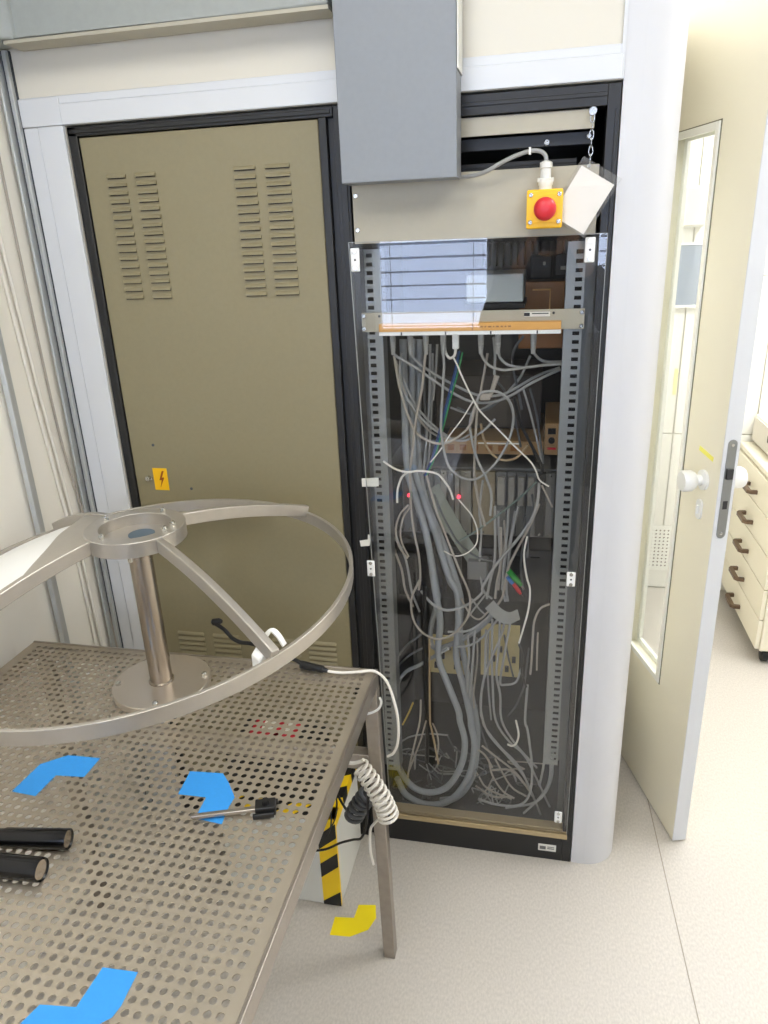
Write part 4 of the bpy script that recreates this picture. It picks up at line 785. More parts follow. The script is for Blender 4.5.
kid(MB().lathe([(.063, 0), (.063, .006)], 48, Matrix.Translation((AX, AY, H0 + .0005))), 'hub_floor', M['alusand'], hb_, rs)
kid(MB().lathe([(.024, 0), (.024, .0012)], 32, Matrix.Translation((AX + .004, AY + .01, H0 + .0066))), 'bore', mat('blue_grey_bore', (72, 88, 100), .35), hb_, rs)
for a in (75, -15, 5, 165, 250):
    a = math.radians(a); p = Vector((AX + .072 * math.cos(a), AY + .072 * math.sin(a), H1))
    kid(MB().cyl(p, p + Vector((0, 0, .006)), .0055, 6).cyl(p + Vector((0, 0, .0055)), p + Vector((0, 0, .009)), .003, 8), 'bolt', M['chrome'], hb_, rs)
for a in (-12, 30, 120, -70):
    a = math.radians(a); p = Vector((AX + .078 * math.cos(a), AY + .078 * math.sin(a), H0 + .0005))
    kid(MB().cyl(p, p - Vector((0, 0, .011)), .005, 10, .004), 'stud', M['chrome'], hb_, rs)
def armz(r, zend):
    s = max(0, (r - .08) / .322); return 1.112 - (1.112 - zend) * (.45 * s + .55 * s * s)
for ang in (-33, 56, 147, -123):
    a = math.radians(ang); d = Vector((math.cos(a), math.sin(a), 0)); pts = []
    # length to the ring along this direction
    ox, oy = AX - RX, AY - RY; bq = ox * d.x + oy * d.y; L = -bq + math.sqrt(bq * bq - (ox * ox + oy * oy - (RR + .002) ** 2))
    ze = rz(AX + d.x * L, AY + d.y * L)
    for k in range(17):
        r = .082 + (L - .082) * k / 16; pts.append((AX + d.x * r, AY + d.y * r, armz(r * .402 / L, ze + .002)))
    w = .0068; h = .0125
    keep(MB().sweep(pts, [(-w, -h), (w, -h), (w, h), (-w, h)], up=(0, 0, 1)).build('spoke', M['alusand'], bevel=.0015), rs)
pts = []
for k in range(120):
    a = 2 * PI * k / 120; x = RX + RR * math.cos(a); y = RY + RR * math.sin(a); pts.append((x, y, rz(x, y) - .011))
keep(MB().sweep(pts, [(-.0035, -.0125), (.0035, -.0125), (.0035, .0125), (-.0035, .0125)], closed=True, up=(0, 0, 1)).build('ring', M['alusand'], bevel=.0008), rs)
# white sheet filling one sector between two spokes
sh = MB(); vs = []; fs = []; na, nr = 16, 8
for i in range(na + 1):
    ang = 151.5 + (232.5 - 151.5) * i / na; ri = .138 + .06 * abs(2 * i / na - 1) ** 3
    for j in range(nr + 1):
        r = ri + (.378 - ri) * j / nr; a = math.radians(ang); x = AX + r * math.cos(a); y = AY + r * math.sin(a)
        vs.append((x, y, armz(r, rz(x, y)) - .004)); 
n1 = len(vs); vs += [(v[0], v[1], v[2] - .002) for v in vs]
for i in range(na):
    for j in range(nr):
        q = (i * (nr + 1) + j, (i + 1) * (nr + 1) + j, (i + 1) * (nr + 1) + j + 1, i * (nr + 1) + j + 1)
        fs.append(q); fs.append(tuple(k + n1 for k in q[::-1]))
def edge(a, b): fs.append((a, b, b + n1, a + n1))
for i in range(na): edge(i * (nr + 1), (i + 1) * (nr + 1)); edge(i * (nr + 1) + nr, (i + 1) * (nr + 1) + nr)
for j in range(nr): edge(j, j + 1); edge(na * (nr + 1) + j, na * (nr + 1) + j + 1)
wsht = keep(sh.add(vs, fs).build('infill_sheet', M['whitep']), rs); gs = MB(); vs = []; fs = []
for i in range(na + 1):
    ang = 149 + (235 - 149) * i / na; ri = .142 + .06 * abs(2 * i / na - 1) ** 3; a = math.radians(ang)
    for r in (.086, ri):
        x = AX + r * math.cos(a); y = AY + r * math.sin(a); z = armz(r, rz(x, y)) + .012
        vs += [(x, y, z), (x, y, z - .012)]
for i in range(na):
    p = 4 * i; fs += [(p, p + 2, p + 6, p + 4), (p + 1, p + 5, p + 7, p + 3), (p, p + 4, p + 5, p + 1), (p + 2, p + 3, p + 7, p + 6)]
fs += [(0, 1, 3, 2), (4 * na, 4 * na + 2, 4 * na + 3, 4 * na + 1)]
keep(gs.add(vs, fs).build('gusset', M['alusand']), rs)
wsht['label'] = 'white sheet filling the gap between two spokes'

# clip and lead at the ring
cl = thing('cable_clip', 'white plastic clip on the metal ring where a curved spoke meets it', 'clip', (-.395, -.655, 1.0))
c0 = Vector((-.400, -.648, .996))
keep(MB().prism([(-.022, -.016), (.016, -.016), (.020, .004), (.010, .022), (-.006, .026), (-.022, .010)], 'y', -.012, .012, Matrix.Translation(c0) @ Matrix.Rotation(math.radians(55), 4, 'Z')).build('body', M['whitep'], bevel=.003), cl)
keep(MB().sweep(spline([c0 + Vector((-.012, .016, .02)), c0 + Vector((0, .024, .034)), c0 + Vector((.012, .022, .028)), c0 + Vector((.022, .020, .012))], 5), [(-.005, -.0015), (.005, -.0015), (.005, .0015), (-.005, .0015)], up=(0, 0, 1)).build('tongue', M['whitep']), cl)
ld = thing('sensor_lead', 'black sensor lead with a plug lying at the back edge of the perforated table', 'lead', (-.5, -.345, TZ))
keep(MB().tube([(-.662, -.30, .838), (-.640, -.31, .832), (-.62, -.32, .820), (-.60, -.325, .814), (-.575, -.33, .816), (-.53, -.34, .812), (-.49, -.345, .802), (-.462, -.352, .795), (-.452, -.356, .7915)], .0042, 10, 4).lathe([(.004, 0), (.0075, .004), (.0075, .018), (.004, .024)], 12, Matrix.Translation((-.676, -.293, .838)) @ Matrix.Rotation(math.radians(80), 4, 'Y')).build('cable', M['rubber']), ld)
keep(MB().cyl((-.458, -.353, .7905), (-.409, -.364, .7905), .0085, 14, .0075).cyl((-.409, -.364, .7905), (-.398, -.366, .7895), .006, 12, .0035).build('plug', M['rubber']), ld)
wc = [(-.399, -.366, .789), (-.37, -.366, .788), (-.335, -.362, .791), (-.304, -.354, .7895), (-.281, -.35, .763), (-.264, -.36, .715), (-.259, -.362, .672), (-.262, -.362, .628), (-.272, -.36, .60), (-.286, -.355, .585)]
keep(MB().tube(wc, .0029, 8, 6).build('white_tail', CM['white']), ld)
# coiled cords
def helix(axis_pts, R, n_turn, r, squash=1., per=16):
    ax = spline(axis_pts, 12); L = len(ax); out = []
    N = n_turn * per
    for k in range(N + 1):
        f = k / N * (L - 1); i = min(int(f), L - 2); p = ax[i].lerp(ax[i + 1], f - i); t = (ax[i + 1] - ax[i]).normalized()
        u = Vector((0, 1, 0)); u = (u - t * t.dot(u)).normalized(); w = t.cross(u); a = 2 * PI * k / per
        rr = R(k / N) if callable(R) else R
        out.append(p + u * math.cos(a) * rr * squash + w * math.sin(a) * rr)
    return out
cc = thing('coiled_cord', 'white coiled cord hanging on the back right leg of the table', 'cord', (-.3, -.35, .5))
hp = [(-.395, -.385, .62), (-.385, -.385, .595), (-.36, -.385, .583), (-.336, -.385, .590), (-.33, -.385, .596)]
h1 = helix([(-.338, -.390, .583), (-.318, -.392, .553), (-.300, -.393, .52), (-.287, -.393, .487), (-.281, -.392, .458)], lambda t: .017 + .004 * t, 11, .003)
keep(MB().tube([Vector(p) for p in hp] , .004, 8, 6).build('tail', CM['white']), cc)
keep(MB().tube(h1, .0032, 7, 0).build('coil', CM['white']), cc)
keep(MB().tube([h1[-1], h1[-1] + Vector((-.012, .0, -.012)), (-.315, -.384, .43), (-.327, -.378, .40), (-.33, -.374, .34), (-.326, -.372, .30)], .003, 8, 5).build('tail', CM['white']), cc)
c2 = thing('coiled_cord', 'dark grey coiled cord hanging beside the hazard taped box', 'cord', (-.375, -.29, .38))
h2 = helix([(-.345, -.295, .428), (-.362, -.295, .404), (-.378, -.295, .376), (-.388, -.295, .350)], .019, 6, .004)
keep(MB().tube(h2, .0048, 8, 0).build('coil', CM['dgrey']), c2)
keep(MB().tube([h2[0], (-.345, -.29, .46), (-.352, -.285, .50), (-.340, -.285, .545), (-.334, -.29, .58)], .003, 8, 5).build('tail', CM['dgrey']), c2)
keep(MB().tube([h2[-1], (-.40, -.283, .348), (-.42, -.27, .362), (-.44, -.25, .372), (-.46, -.235, .37)], .003, 8, 5).build('tail', M['rubber']), c2)
for pts, lab in (([(-.50, -.29, .225), (-.465, -.285, .232), (-.43, -.28, .252), (-.395, -.29, .278), (-.362, -.325, .325), (-.345, -.334, .385), (-.339, -.338, .45), (-.337, -.32, .52), (-.336, -.315, .60), (-.336, -.31, .70)], 'black cable curving from the hazard taped box up along the table leg'),
                 ([(-.51, -.28, .26), (-.478, -.275, .268), (-.452, -.27, .29), (-.438, -.268, .33), (-.436, -.265, .375), (-.446, -.255, .41)], 'thin black wire bulging out in front of the yellow corner tape'),
                 ([(-.515, -.285, .24), (-.48, -.28, .252), (-.458, -.276, .275), (-.45, -.272, .315), (-.455, -.26, .36)], 'thin black wire nearest the white front of the hazard taped box')):
    tag(MB().tube(pts, .0028 if 'up along' in lab else .0018, 8, 5).build('cable', M['rubber']), lab, 'cable')
ct = thing('cable_tie', 'white cable tie on the back right leg just below the tabletop', 'cable tie', (-.31, -.36, .71))
keep(MB().sweep(spline([(-.336, -.368, .716), (-.328, -.372, .70), (-.312, -.372, .703), (-.296, -.370, .714), (-.291, -.368, .728), (-.294, -.366, .738)], 5), [(-.0022, -.0008), (.0022, -.0008), (.0022, .0008), (-.0022, .0008)], up=(0, 1, 0)).build('strap', M['whitep']), ct)
keep(MB().box(-.335, -.327, -.377, -.371, .696, .706).build('lock_head', M['whitep'], bevel=.001), ct)

# ------------------------------------------------------------------ things on the table
def tape(name, pts, z, m, lab, n=None):
    o = MB().prism(pts, 'z', z, z + .0004).build(name, m); return tag(o, lab, 'tape', n)
tape('corner_tape', [(-.817, -.767), (-.771, -.770), (-.768, -.721), (-.718, -.717), (-.718, -.670), (-.779, -.672), (-.813, -.701)], TZ + .0004, M['bluetape'], 'blue corner tape nearest the rim of the metal ring')
tape('corner_tape', [(-.543, -.728), (-.548, -.675), (-.491, -.671), (-.474, -.689), (-.450, -.719), (-.451, -.743), (-.447, -.776), (-.493, -.771), (-.495, -.727)][::-1], TZ + .0004, M['bluetape'], 'blue corner tape under the thin grey bar')
tape('corner_tape', [(-.551, -1.096), (-.543, -1.072), (-.499, -1.067), (-.496, -1.017), (-.450, -1.015), (-.448, -1.056), (-.451, -1.070), (-.465, -1.083), (-.488, -1.113), (-.535, -1.117)][::-1], TZ + .0004, M['bluetape'], 'blue corner tape nearest the front of the table, cut by the bottom of the photo')
tape('corner_tape', [(-.460, -.326), (-.461, -.275), (-.413, -.269), (-.410, -.230), (-.367, -.223), (-.358, -.260), (-.370, -.296), (-.410, -.322)][::-1], .0002, M['yeltape'], 'yellow corner tape on the floor beside the table leg')
def blacktube(p, q, r, lab):
    o = thing('torch_tube', lab, 'tube', (p[0], p[1], TZ), 'black tubes on the table')
    P = Vector(p); Q = Vector(q); d = (Q - P).normalized(); Mx = Matrix.Translation(Q) @ (-d).to_track_quat('Z', 'Y').to_matrix().to_4x4()
    L = (Q - P).length
    keep(MB().lathe([(r * .80, .003), (r * .97, .0), (r, .003), (r, L * .45), (r * .9, L * .47), (r * .9, L)], 28, Mx, cap=False).build('barrel', M['tubeblk'], ang=30), o)
    keep(MB().lathe([(r * .80, .0022), (r * .80, .006), (r * .62, .014), (r * .2, .02)], 24, Mx).build('reflector', M['steelpole'], ang=60), o)
blacktube((-.86, -.886, TZ + .0152), (-.650, -.854, TZ + .0152), .0148, 'glossy black tube lying on the table, the farther of two')
blacktube((-.88, -.925, TZ + .0168), (-.652, -.912, TZ + .0168), .0164, 'glossy black tube lying on the table, the nearer of two')
pb = thing('clamp_bar', 'thin grey metal bar with a black clamp lying across the blue tape', 'bar', (-.43, -.75, TZ + .001))
dr = Vector((-.395, -.742, 0)) - Vector((-.493, -.776, 0)); dr.normalize(); an = math.atan2(dr.y, dr.x)
Mx = Matrix.Translation((-.493, -.776, TZ + .0010)) @ Matrix.Rotation(an, 4, 'Z')
keep(MB().prism([(-.002, -.0035), (.10, -.0042), (.118, -.0042), (.118, .0042), (.10, .0042), (.0, .0035), (-.004, 0)], 'z', .004, .010, Mx).build('bar', M['steel'], bevel=.001), pb)
k = MB().box(.094, .125, -.011, .011, 0, .016, Mx).box(.090, .122, -.016, -.011, 0, .009, Mx).box(.1, .128, .011, .017, 0, .008, Mx)
keep(k.build('clamp', M['rubber'], bevel=.0015), pb)
keep(MB().cyl(Mx @ Vector((.11, 0, .016)), Mx @ Vector((.11, 0, .022)), .006, 8).build('screw', M['rubber']), pb)

# ------------------------------------------------------------------ under the table
wb = thing('floor_box', 'low white box with black and yellow hazard tape under the table', 'box', (-.60, -.13, 0))
BX0, BX1, BY0, BY1, BH = -.755, -.453, -.242, -.024, .284
keep(MB().box(BX0, BX1, BY0, BY1, 0.001, BH).build('case', M['boxwhite'], bevel=.002), wb)
hz = keep(MB().box(BX1 - .046, BX1 + .0006, BY0 - .0008, BY0 + .008, .002, BH).box(BX0, BX1 + .0006, BY0 - .0008, BY0 + .038, BH - .0005, BH + .0008).box(BX1 - .046, BX1 + .0008, BY0 - .0008, BY1, BH - .0005, BH + .0008).box(BX1 - .0005, BX1 + .0008, BY0, BY1, BH - .03, BH).build('hazard_tape', M['hazy']), wb)
st = MB(); e = .0016
z = .0
while z < BH - .02:                                   # slanting black bars up the front corner
    a = max(z, .002); st.prism([(BX1 - .046, z - .0), (BX1 + .0008, z + .042), (BX1 + .0008, min(z + .086, BH)), (BX1 - .046, min(z + .044, BH))] if z > 0 else [(BX1 - .046, .002), (BX1 + .0008, .002), (BX1 + .0008, .050), (BX1 - .046, .012)], 'y', BY0 - e, BY0 - .0007); z += .092
x = BX0 + .02
while x < BX1 - .1:
    st.prism([(x, BY0), (x + .04, BY0), (x + .075, BY0 + .038), (x + .035, BY0 + .038)], 'z', BH + .0007, BH + e); x += .09
y = BY0 + .03
while y < BY1 - .07:
    st.prism([(BX1 - .046, y + .02), (BX1 + .0014, y + .045), (BX1 + .0014, y + .085), (BX1 - .046, y + .06)], 'z', BH + .0007, BH + e)
    st.prism([(y + .05, BH - .03), (y + .085, BH - .03), (y + .085, BH + .0014), (y + .045, BH + .0014)], 'x', BX1 + .0007, BX1 + e); y += .084
kid(st, 'black_stripe', M['hazb'], hz, wb)
pk = thing('control_box', 'dark box with a red and white sticker seen through the holes of the table', 'box', (-.62, -.11, BH + .001))
keep(MB().box(-.745, -.52, -.195, -.03, BH + .0017, .40).build('case', M['ic'], bevel=.003), pk)
s = keep(MB().box(-.715, -.585, -.105, -.045, .4, .4008).build('sticker', M['label']), pk)
kid(MB().box(-.715, -.690, -.105, -.045, .4008, .4014).box(-.650, -.625, -.105, -.045, .4008, .4014).box(-.605, -.585, -.105, -.045, .4008, .4014).box(-.690, -.605, -.105, -.095, .4008, .4014), 'red_print', M['redink'], s, pk)

# ------------------------------------------------------------------ open door leaf
dr_ = struct(bpy.data.objects.new('door_1', None), 'cream door leaf with a tall window standing ajar'); COL.objects.link(dr_)
P0 = Vector((.399, .1175, 0)); du = Vector((-.2883, .9575, 0)); dn = Vector((.9575, .2883, 0))
MD = Matrix(((du.x, dn.x, 0, P0.x), (du.y, dn.y, 0, P0.y), (0, 0, 1, 0), (0, 0, 0, 1)))
dr_.location = P0
DW, DT, DH = .545, .038, 2.06
GU0, GU1, GZ0, GZ1 = .168, .40, .405, 1.800
lf = MB()
for a, b, c, d in ((0.0015, GU0, .006, DH), (GU1, DW, .006, DH), (GU0, GU1, .006, GZ0), (GU0, GU1, GZ1, DH)): lf.box(a, b, 0, DT, c, d, MD)
leaf = keep(lf.build('leaf', M['doorm']), dr_)
kid(MB().box(-.0012, .0015, .0005, DT - .0005, .006, DH, MD), 'edge_band', M['dooredge'], leaf, dr_)
bd = MB(); w = .016
for v0, v1 in ((-.005, .005), (DT - .005, DT + .005)):
    for a, b, c, d in ((GU0, GU0 + w, GZ0, GZ1), (GU1 - w, GU1, GZ0, GZ1), (GU0 + w, GU1 - w, GZ0, GZ0 + w), (GU0 + w, GU1 - w, GZ1 - w, GZ1)): bd.box(a, b, v0, v1, c, d, MD)
kid(bd, 'glazing_bead', M['bead'], leaf, dr_, bevel=.001)
gk = MB(); w = .003
for a, b, c, d in ((GU0 - w, GU0, GZ0 - w, GZ1 + w), (GU1, GU1 + w, GZ0 - w, GZ1 + w), (GU0, GU1, GZ0 - w, GZ0), (GU0, GU1, GZ1, GZ1 + w)): gk.box(a, b, -.0012, .0005, c, d, MD)
kid(gk, 'gasket', mat('gasket_grey', (120, 116, 92), .6), leaf, dr_)
keep(MB().box(GU0 + .002, GU1 - .002, .016, .021, GZ0 + .002, GZ1 - .002, MD).build('pane', M['glass']), dr_)
def rrect(cx, cy, w, h, r, n=6):
    out = []
    for sx, sy, a0 in ((1, 1, 0), (-1, 1, 90), (-1, -1, 180), (1, -1, 270)): out += [(cx + sx * (w / 2 - r) + r * math.cos(math.radians(a0 + 90 * k / n)), cy + sy * (h / 2 - r) + r * math.sin(math.radians(a0 + 90 * k / n))) for k in range(n + 1)]
    return out
ME = Matrix(((du.x, dn.x, 0, P0.x), (du.y, dn.y, 0, P0.y), (0, 0, 1, 0), (0, 0, 0, 1)))
lp = keep(MB().prism(rrect(.0195, 1.031, .021, .236, .0105), 'x', -.0028, -.0010, MD).build('lock_plate', mat('galvanised_plate', (150, 152, 150), .4, .8)), dr_)
kid(MB().box(-.009, -.0028, .0125, .0265, 1.058, 1.082, MD).box(-.0034, -.0028, .014, .025, .985, 1.005, MD), 'latch', mat('dark_latch', (66, 66, 68), .4, .6), lp, dr_, bevel=.001)
s = MB()
for zz in (1.137, .925): s.cyl(MD @ Vector((-.0028, .0195, zz)), MD @ Vector((-.0036, .0195, zz)), .0035, 12)
kid(s, 'screw', M['chrome'], lp, dr_)
def knob(side):
    s_ = -1 if side < 0 else 1; v = 0 if side < 0 else DT
    Mk = MD @ Matrix.Translation((.064, v, 1.036)) @ Matrix.Rotation(-s_ * PI / 2, 4, 'X')
    return MB().lathe([(.024, 0), (.024, .006), (.0125, .009), (.0125, .020), (.020, .025), (.0255, .034), (.0255, .050), (.022, .056), (.004, .058)], 28, Mk)
for sd in (-1, 1): keep(knob(sd).build('knob', M['whitep'], ang=40), dr_)
es_ = keep(MB().prism(rrect(.0665, .962, .026, .050, .0125), 'y', -.005, -.0002, MD @ Matrix.Identity(4)).build('escutcheon', M['whitep'], bevel=.001), dr_)
kid(MB().box(.064, .069, -.009, -.005, .950, .972, MD), 'thumb_turn', M['whitep'], es_, dr_, bevel=.001)
yt = MB(); Mt = MD @ Matrix.Translation((.065, 0, 1.098)) @ Matrix.Rotation(math.radians(-9), 4, 'Y')
keep(MB().box(-.030, .036, -.0008, -.0001, -.0055, .0055, Mt).build('yellow_sticker', mat('lemon_sticker', (250, 244, 110), .5)), dr_)
keep(MB().cyl(MD @ Vector((DW, -.004, .3)), MD @ Vector((DW, -.004, .42)), .008, 12).build('hinge', M['chrome']), dr_)
keep(MB().cyl(MD @ Vector((DW, -.004, 1.7)), MD @ Vector((DW, -.004, 1.82)), .008, 12).build('hinge', M['chrome']), dr_)

# ------------------------------------------------------------------ far room
pd = thing('drawer_unit', 'cream drawer unit on castors with brown handles beyond the open door', 'drawer unit', (1.08, 1.37, 0))
X0, X1, Y0, Y1 = .85, 1.30, 1.08, 1.70
keep(MB().box(X0, X1, Y0, Y1, .062, .715).box(X0 - .012, X1, Y0 - .008, Y1, .70, .722).build('body', M['drawer'], bevel=.003), pd)
for k in range(5):
    z0 = .068 + k * .1255; z1 = z0 + .1215
    d = keep(MB().box(X0 - .016, X0 - .0004, Y0 + .006, Y1 - .01, z0, z1).build('drawer', M['drawer'], bevel=.002), pd)
    hz_ = z0 + .045; yc = 1.395
    h = [(X0 - .016, yc + .055, hz_), (X0 - .040, yc + .052, hz_), (X0 - .045, yc + .045, hz_), (X0 - .045, yc - .045, hz_), (X0 - .040, yc - .052, hz_), (X0 - .016, yc - .055, hz_)]
    kid(MB().sweep(h, [(-.008, -.007), (.008, -.007), (.008, .007), (-.008, .007)], up=(0, 0, 1)), 'handle', M['brown'], d, pd, bevel=.002)
for x in (X0 + .03, X1 - .04):
    for y in (Y0 + .04, Y1 - .05):
        c = keep(MB().cyl((x - .012, y, .026), (x + .012, y, .026), .025, 20).build('castor', M['rubber'], bevel=.003), pd)
        kid(MB().cyl((x, y, .045), (x, y, .0615), .012, 12).box(x - .018, x + .018, y - .012, y + .012, .044, .052), 'castor_fork', M['brown'], c, pd)
ap = thing('bench_meter', 'cream bench instrument standing on the drawer unit beyond the door', 'instrument', (1.05, 1.5, .722))
keep(MB().box(.885, 1.25, 1.36, 1.69, .730, .845).build('case', M['drawer'], bevel=.006), ap)
keep(MB().box(.878, .8845, 1.37, 1.68, .738, .837).build('front', M['cream'], bevel=.002), ap)
keep(MB().box(.874, .8775, 1.42, 1.455, .785, .812).build('display', M['ink']), ap)
keep(MB().box(.872, .8775, 1.375, 1.40, .765, .80).build('button', M['cardgrey'], bevel=.001), ap)
for x in (.91, 1.22):
    for y in (1.39, 1.66): keep(MB().cyl((x, y, .7222), (x, y, .7305), .012, 12).build('foot', M['rubber']), ap)
gr = thing('air_grille', 'small white perforated grille on the far wall seen through the door window', 'grille', (.565, 1.705, .2))
gp = perforated(-.062, .062, -.112, .112, 0, .003, .0175, .0042, .007, 8); g2 = MB(); g2.add([Vector((.565 + v[0], 1.708 - v[2], .205 + v[1])) for v in gp.v], gp.f)
keep(g2.build('plate', M['bead']), gr)
keep(MB().box(.5035, .6265, 1.7085, 1.7095, .094, .316).build('backing', M['brown']), gr)
bd_ = thing('notice_board', 'blank blue grey board on the far wall seen through the door window', 'board', (.6, 1.7, 1.29))
keep(MB().box(.44, .655, 1.698, 1.708, 1.292, 1.522).build('board', M['board']), bd_)
keep(MB().box(.435, .66, 1.694, 1.7085, 1.5225, 1.532).box(.435, .66, 1.694, 1.7085, 1.282, 1.2915).build('frame', M['bead']), bd_)
cb_ = thing('wall_cabinet', 'white wall box above the blue grey board seen through the door window', 'cabinet', (.55, 1.69, 1.6))
keep(MB().box(.505, .60, 1.665, 1.7085, 1.588, 1.735).build('case', M['bead'], bevel=.003), cb_)
keep(MB().box(.511, .594, 1.659, 1.6645, 1.594, 1.729).build('lid', M['cream'], bevel=.002), cb_)
ys = tag(MB().box(.548, .562, 1.7095, 1.7128, .92, 1.03).build('wall_sticker', mat('pale_yellow_tape', (240, 230, 170), .6)), 'pale yellow strip taped to the far wall tiles', 'sticker')

# ------------------------------------------------------------------ cables on the left wall
for i, (pts, r, mk, lab) in enumerate((
    ([(-1.134, -.145, 1.98), (-1.134, -.14, 1.7), (-1.134, -.120, 1.35), (-1.134, -.10, 1.1), (-1.134, -.085, .9), (-1.134, -.08, .6), (-1.134, -.08, .1)], .0045, 'white', 'white cable running down the left wall nearest the aluminium upright'),
    ([(-1.134, -.125, 1.98), (-1.134, -.12, 1.7), (-1.134, -.10, 1.35), (-1.134, -.08, 1.1), (-1.134, -.067, .9), (-1.134, -.06, .6), (-1.134, -.06, .1)], .0045, 'white', 'white cable in the middle of three down the left wall corner'),
    ([(-1.133, -.07, 1.98), (-1.133, -.068, 1.6), (-1.133, -.058, 1.2), (-1.131, -.034, 1.0), (-1.128, -.028, .85), (-1.128, -.016, .72), (-1.120, -.014, .6), (-1.118, -.02, .5), (-1.118, -.02, .1)], .003, 'greige', 'thin grey cable running down the corner of the left wall'))):
    tag(MB().tube(pts, r, 8, 5).build('wall_cable', CM[mk]), lab, 'cable')

# ------------------------------------------------------------------ light
for i, (x, y, w, l, mk, lab) in enumerate(((-.45, -1.5, .6, 1.2, 'diff', 'ceiling lamp above the table'), (.75, -1.35, .6, 1.2, 'diff', 'ceiling lamp over the open floor before the rack'), (1.25, .75, .9, 1.4, 'diff2', 'bright ceiling lamp of the far room'))):
    o = thing('ceiling_light', lab, 'ceiling lamp', (x, y, 2.75))
    fm = MB()
    for a, b, c, d in ((x - w / 2 - .02, x - w / 2, y - l / 2 - .02, y + l / 2 + .02), (x + w / 2, x + w / 2 + .02, y - l / 2 - .02, y + l / 2 + .02), (x - w / 2, x + w / 2, y - l / 2 - .02, y - l / 2), (x - w / 2, x + w / 2, y + l / 2, y + l / 2 + .02)): fm.box(a, b, c, d, 2.715, 2.749)
    keep(fm.build('frame', M['white']), o)
    keep(MB().box(x - w / 2 + .001, x + w / 2 - .001, y - l / 2 + .001, y + l / 2 - .001, 2.722, 2.735).build('diffuser', M[mk]), o)

# ------------------------------------------------------------------ the person who stands before the rack
def skin_mesh(name, verts, edges, m, parent, root=0, sub=2):
    """verts: (x, y, z, radius) or (x, y, z, rx, ry); grown along the edges"""
    bm = bmesh.new(); ly = bm.verts.layers.skin.verify(); bv = []
    for v in verts:
        b = bm.verts.new(v[:3]); b[ly].radius = (v[3], v[4] if len(v) > 4 else v[3]); bv.append(b)
    bv[root][ly].use_root = True
    for a, b in edges: bm.edges.new((bv[a], bv[b]))
    me = bpy.data.meshes.new(name); bm.to_mesh(me); bm.free()
    o = bpy.data.objects.new(name, me); COL.objects.link(o); me.materials.append(m)
    sk = o.modifiers.new('Skin', 'SKIN'); sk.use_smooth_shade = True
    o.modifiers.new('Subdivision', 'SUBSURF').levels = sub; o.modifiers['Subdivision'].render_levels = sub
    return keep(o, parent)
pn = thing('person', 'person in dark clothes holding up a phone, a dark reflection in the clear cover', 'person', (.02, -1.86, 0))
SKN = mat('skin_tone', (200, 158, 132), .55); JK = mat('dark_jacket', (26, 28, 33), .8); TR = mat('dark_trousers', (24, 26, 34), .8)
ox, oy = .02, -1.88
V = []; E = []
def chain(pts, start=None):
    k = start
    for p in pts:
        V.append(p); i = len(V) - 1
        if k is not None: E.append((k, i))
        k = i
    return k
# body: pelvis, spine, neck, head
pel = chain([(ox, oy, .97, .10, .08)])
chest = chain([(ox, oy, 1.12, .10, .08), (ox, oy, 1.32, .12, .085)], pel)
neck = chain([(ox, oy + .005, 1.46, .055, .055), (ox, oy + .02, 1.54, .055, .06)], chest)
head = chain([(ox, oy + .035, 1.60, .068, .085), (ox, oy + .03, 1.68, .075, .095), (ox, oy + .02, 1.735, .05, .065)], neck)
mid = head - 1
chain([(ox, oy + .135, 1.625, .012, .012)], head - 2)            # nose
for s in (-1, 1):
    w = chain([(ox + s * .175, oy, 1.40, .055), (ox + s * .25, oy + .09, 1.19, .042), (ox + s * .12, oy + .25, 1.49, .028), (ox + s * .085, oy + .275, 1.535, .026, .016)], chest)
    for k in range(4):                                              # fingers behind the phone
        f0 = (ox + s * (.075 + .004 * k), oy + .292, 1.555 + .018 * k)
        chain([(*f0, .009), (f0[0] - s * .02, f0[1] + .006, f0[2] + .012, .008), (f0[0] - s * (.040 + .004 * (k % 3)), f0[1] + .0, f0[2] + .014, .007)], w)
    chain([(ox + s * .065, oy + .262, 1.56, .010), (ox + s * .045, oy + .262, 1.585, .008)], w)
skin_mesh('body', V, E, SKN, pn)
V = []; E = []
p0 = chain([(ox, oy, .80, .185, .14), (ox, oy, .98, .180, .135), (ox, oy, 1.15, .170, .125), (ox, oy, 1.32, .185, .13), (ox, oy, 1.44, .12, .095), (ox, oy + .005, 1.525, .080, .085)])
for s in (-1, 1): chain([(ox + s * .19, oy, 1.385, .078), (ox + s * .262, oy + .085, 1.19, .060), (ox + s * .14, oy + .225, 1.455, .042)], 3)
skin_mesh('jacket', V, E, JK, pn)
V = []; E = []
chain([(ox, oy, 1.06, .155, .115), (ox, oy, .93, .165, .12)])
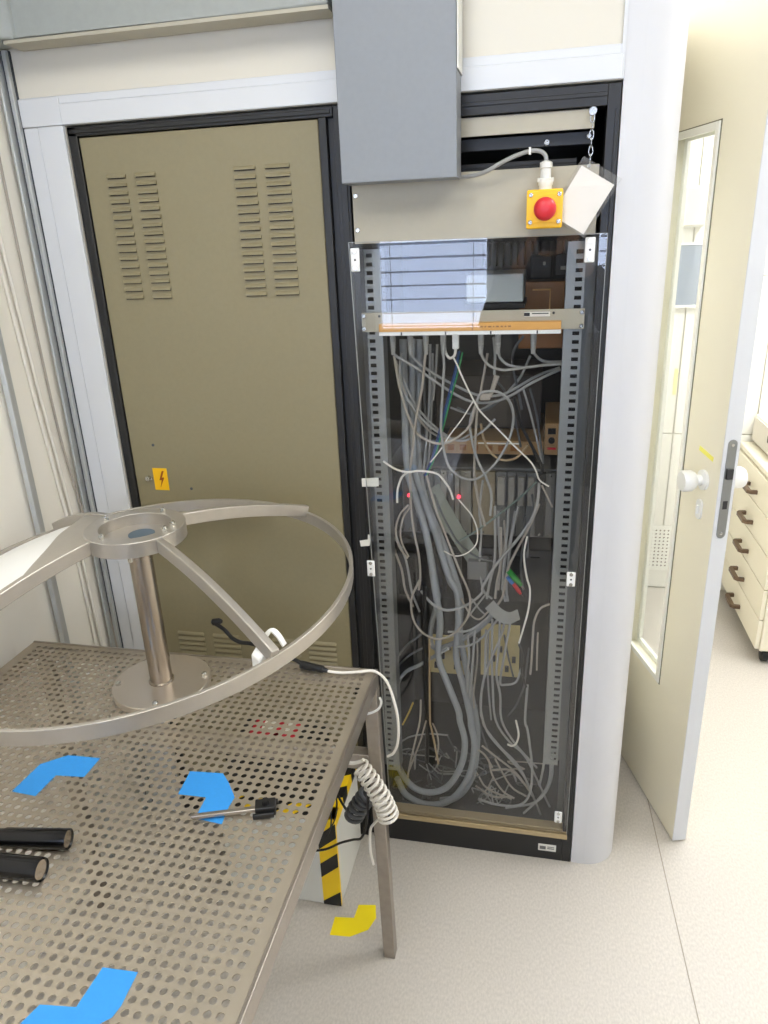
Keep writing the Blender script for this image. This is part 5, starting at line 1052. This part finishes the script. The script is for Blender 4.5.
for s in (-1, 1): chain([(ox + s * .095, oy, .83, .10), (ox + s * .107, oy + .01, .49, .074), (ox + s * .112, oy - .012, .06, .062)], 1)
skin_mesh('trousers', V, E, TR, pn)
for s in (-1, 1):
    V = []; E = []; chain([(ox + s * .112, oy - .02, .075, .046, .05), (ox + s * .115, oy + .02, .052, .050, .048), (ox + s * .122, oy + .09, .040, .047, .036), (ox + s * .127, oy + .15, .034, .038, .028)])
    skin_mesh('shoe', V, E, M['rubber'], pn)
for s in (-1, 1): keep(MB().lathe([(.003, -.032), (.015, -.024), (.019, 0), (.017, .018), (.004, .032)], 14, Matrix.Translation((ox + s * .076, oy + .02, 1.64)) @ Matrix.Scale(.55, 4, (1, 0, 0))).build('ear', SKN, ang=80), pn)
for s in (-1, 1): keep(MB().lathe([(.002, -.011), (.008, -.008), (.011, 0), (.008, .008), (.002, .011)], 12, Matrix.Translation((ox + s * .030, oy + .112, 1.652))).build('eye', M['ink']), pn)
V = []; E = []; chain([(ox, oy - .03, 1.62, .072, .075), (ox, oy - .01, 1.70, .085, .095), (ox, oy + .03, 1.755, .062, .075)])
skin_mesh('hair', V, E, mat('dark_hair', (38, 28, 22), .7), pn)
ph = thing('phone', 'black phone held up by the person in dark clothes', 'phone', (0, -1.577, 1.6))
keep(MB().prism(rrect(-.0, 1.60, .074, .155, .01), 'y', -1.583, -1.575).build('case', M['rubber'], bevel=.001), ph)
keep(MB().prism(rrect(-.0, 1.60, .068, .146, .008), 'y', -1.5836, -1.5831).build('screen', M['ink']), ph)
wd = bpy.data.worlds.new('world'); SC.world = wd; wd.use_nodes = True
wd.node_tree.nodes['Background'].inputs[0].default_value = (.75, .85, 1, 1); wd.node_tree.nodes['Background'].inputs[1].default_value = .6

SC.view_settings.view_transform = 'Standard'; SC.view_settings.look = 'None'
SC.view_settings.gamma = 1; SC.view_settings.use_curve_mapping = False
SC.view_settings.exposure = -0.05
SC.cycles.use_denoising = True
SC.cycles.max_bounces = 8; SC.cycles.diffuse_bounces = 4; SC.cycles.glossy_bounces = 4; SC.cycles.transparent_max_bounces = 16
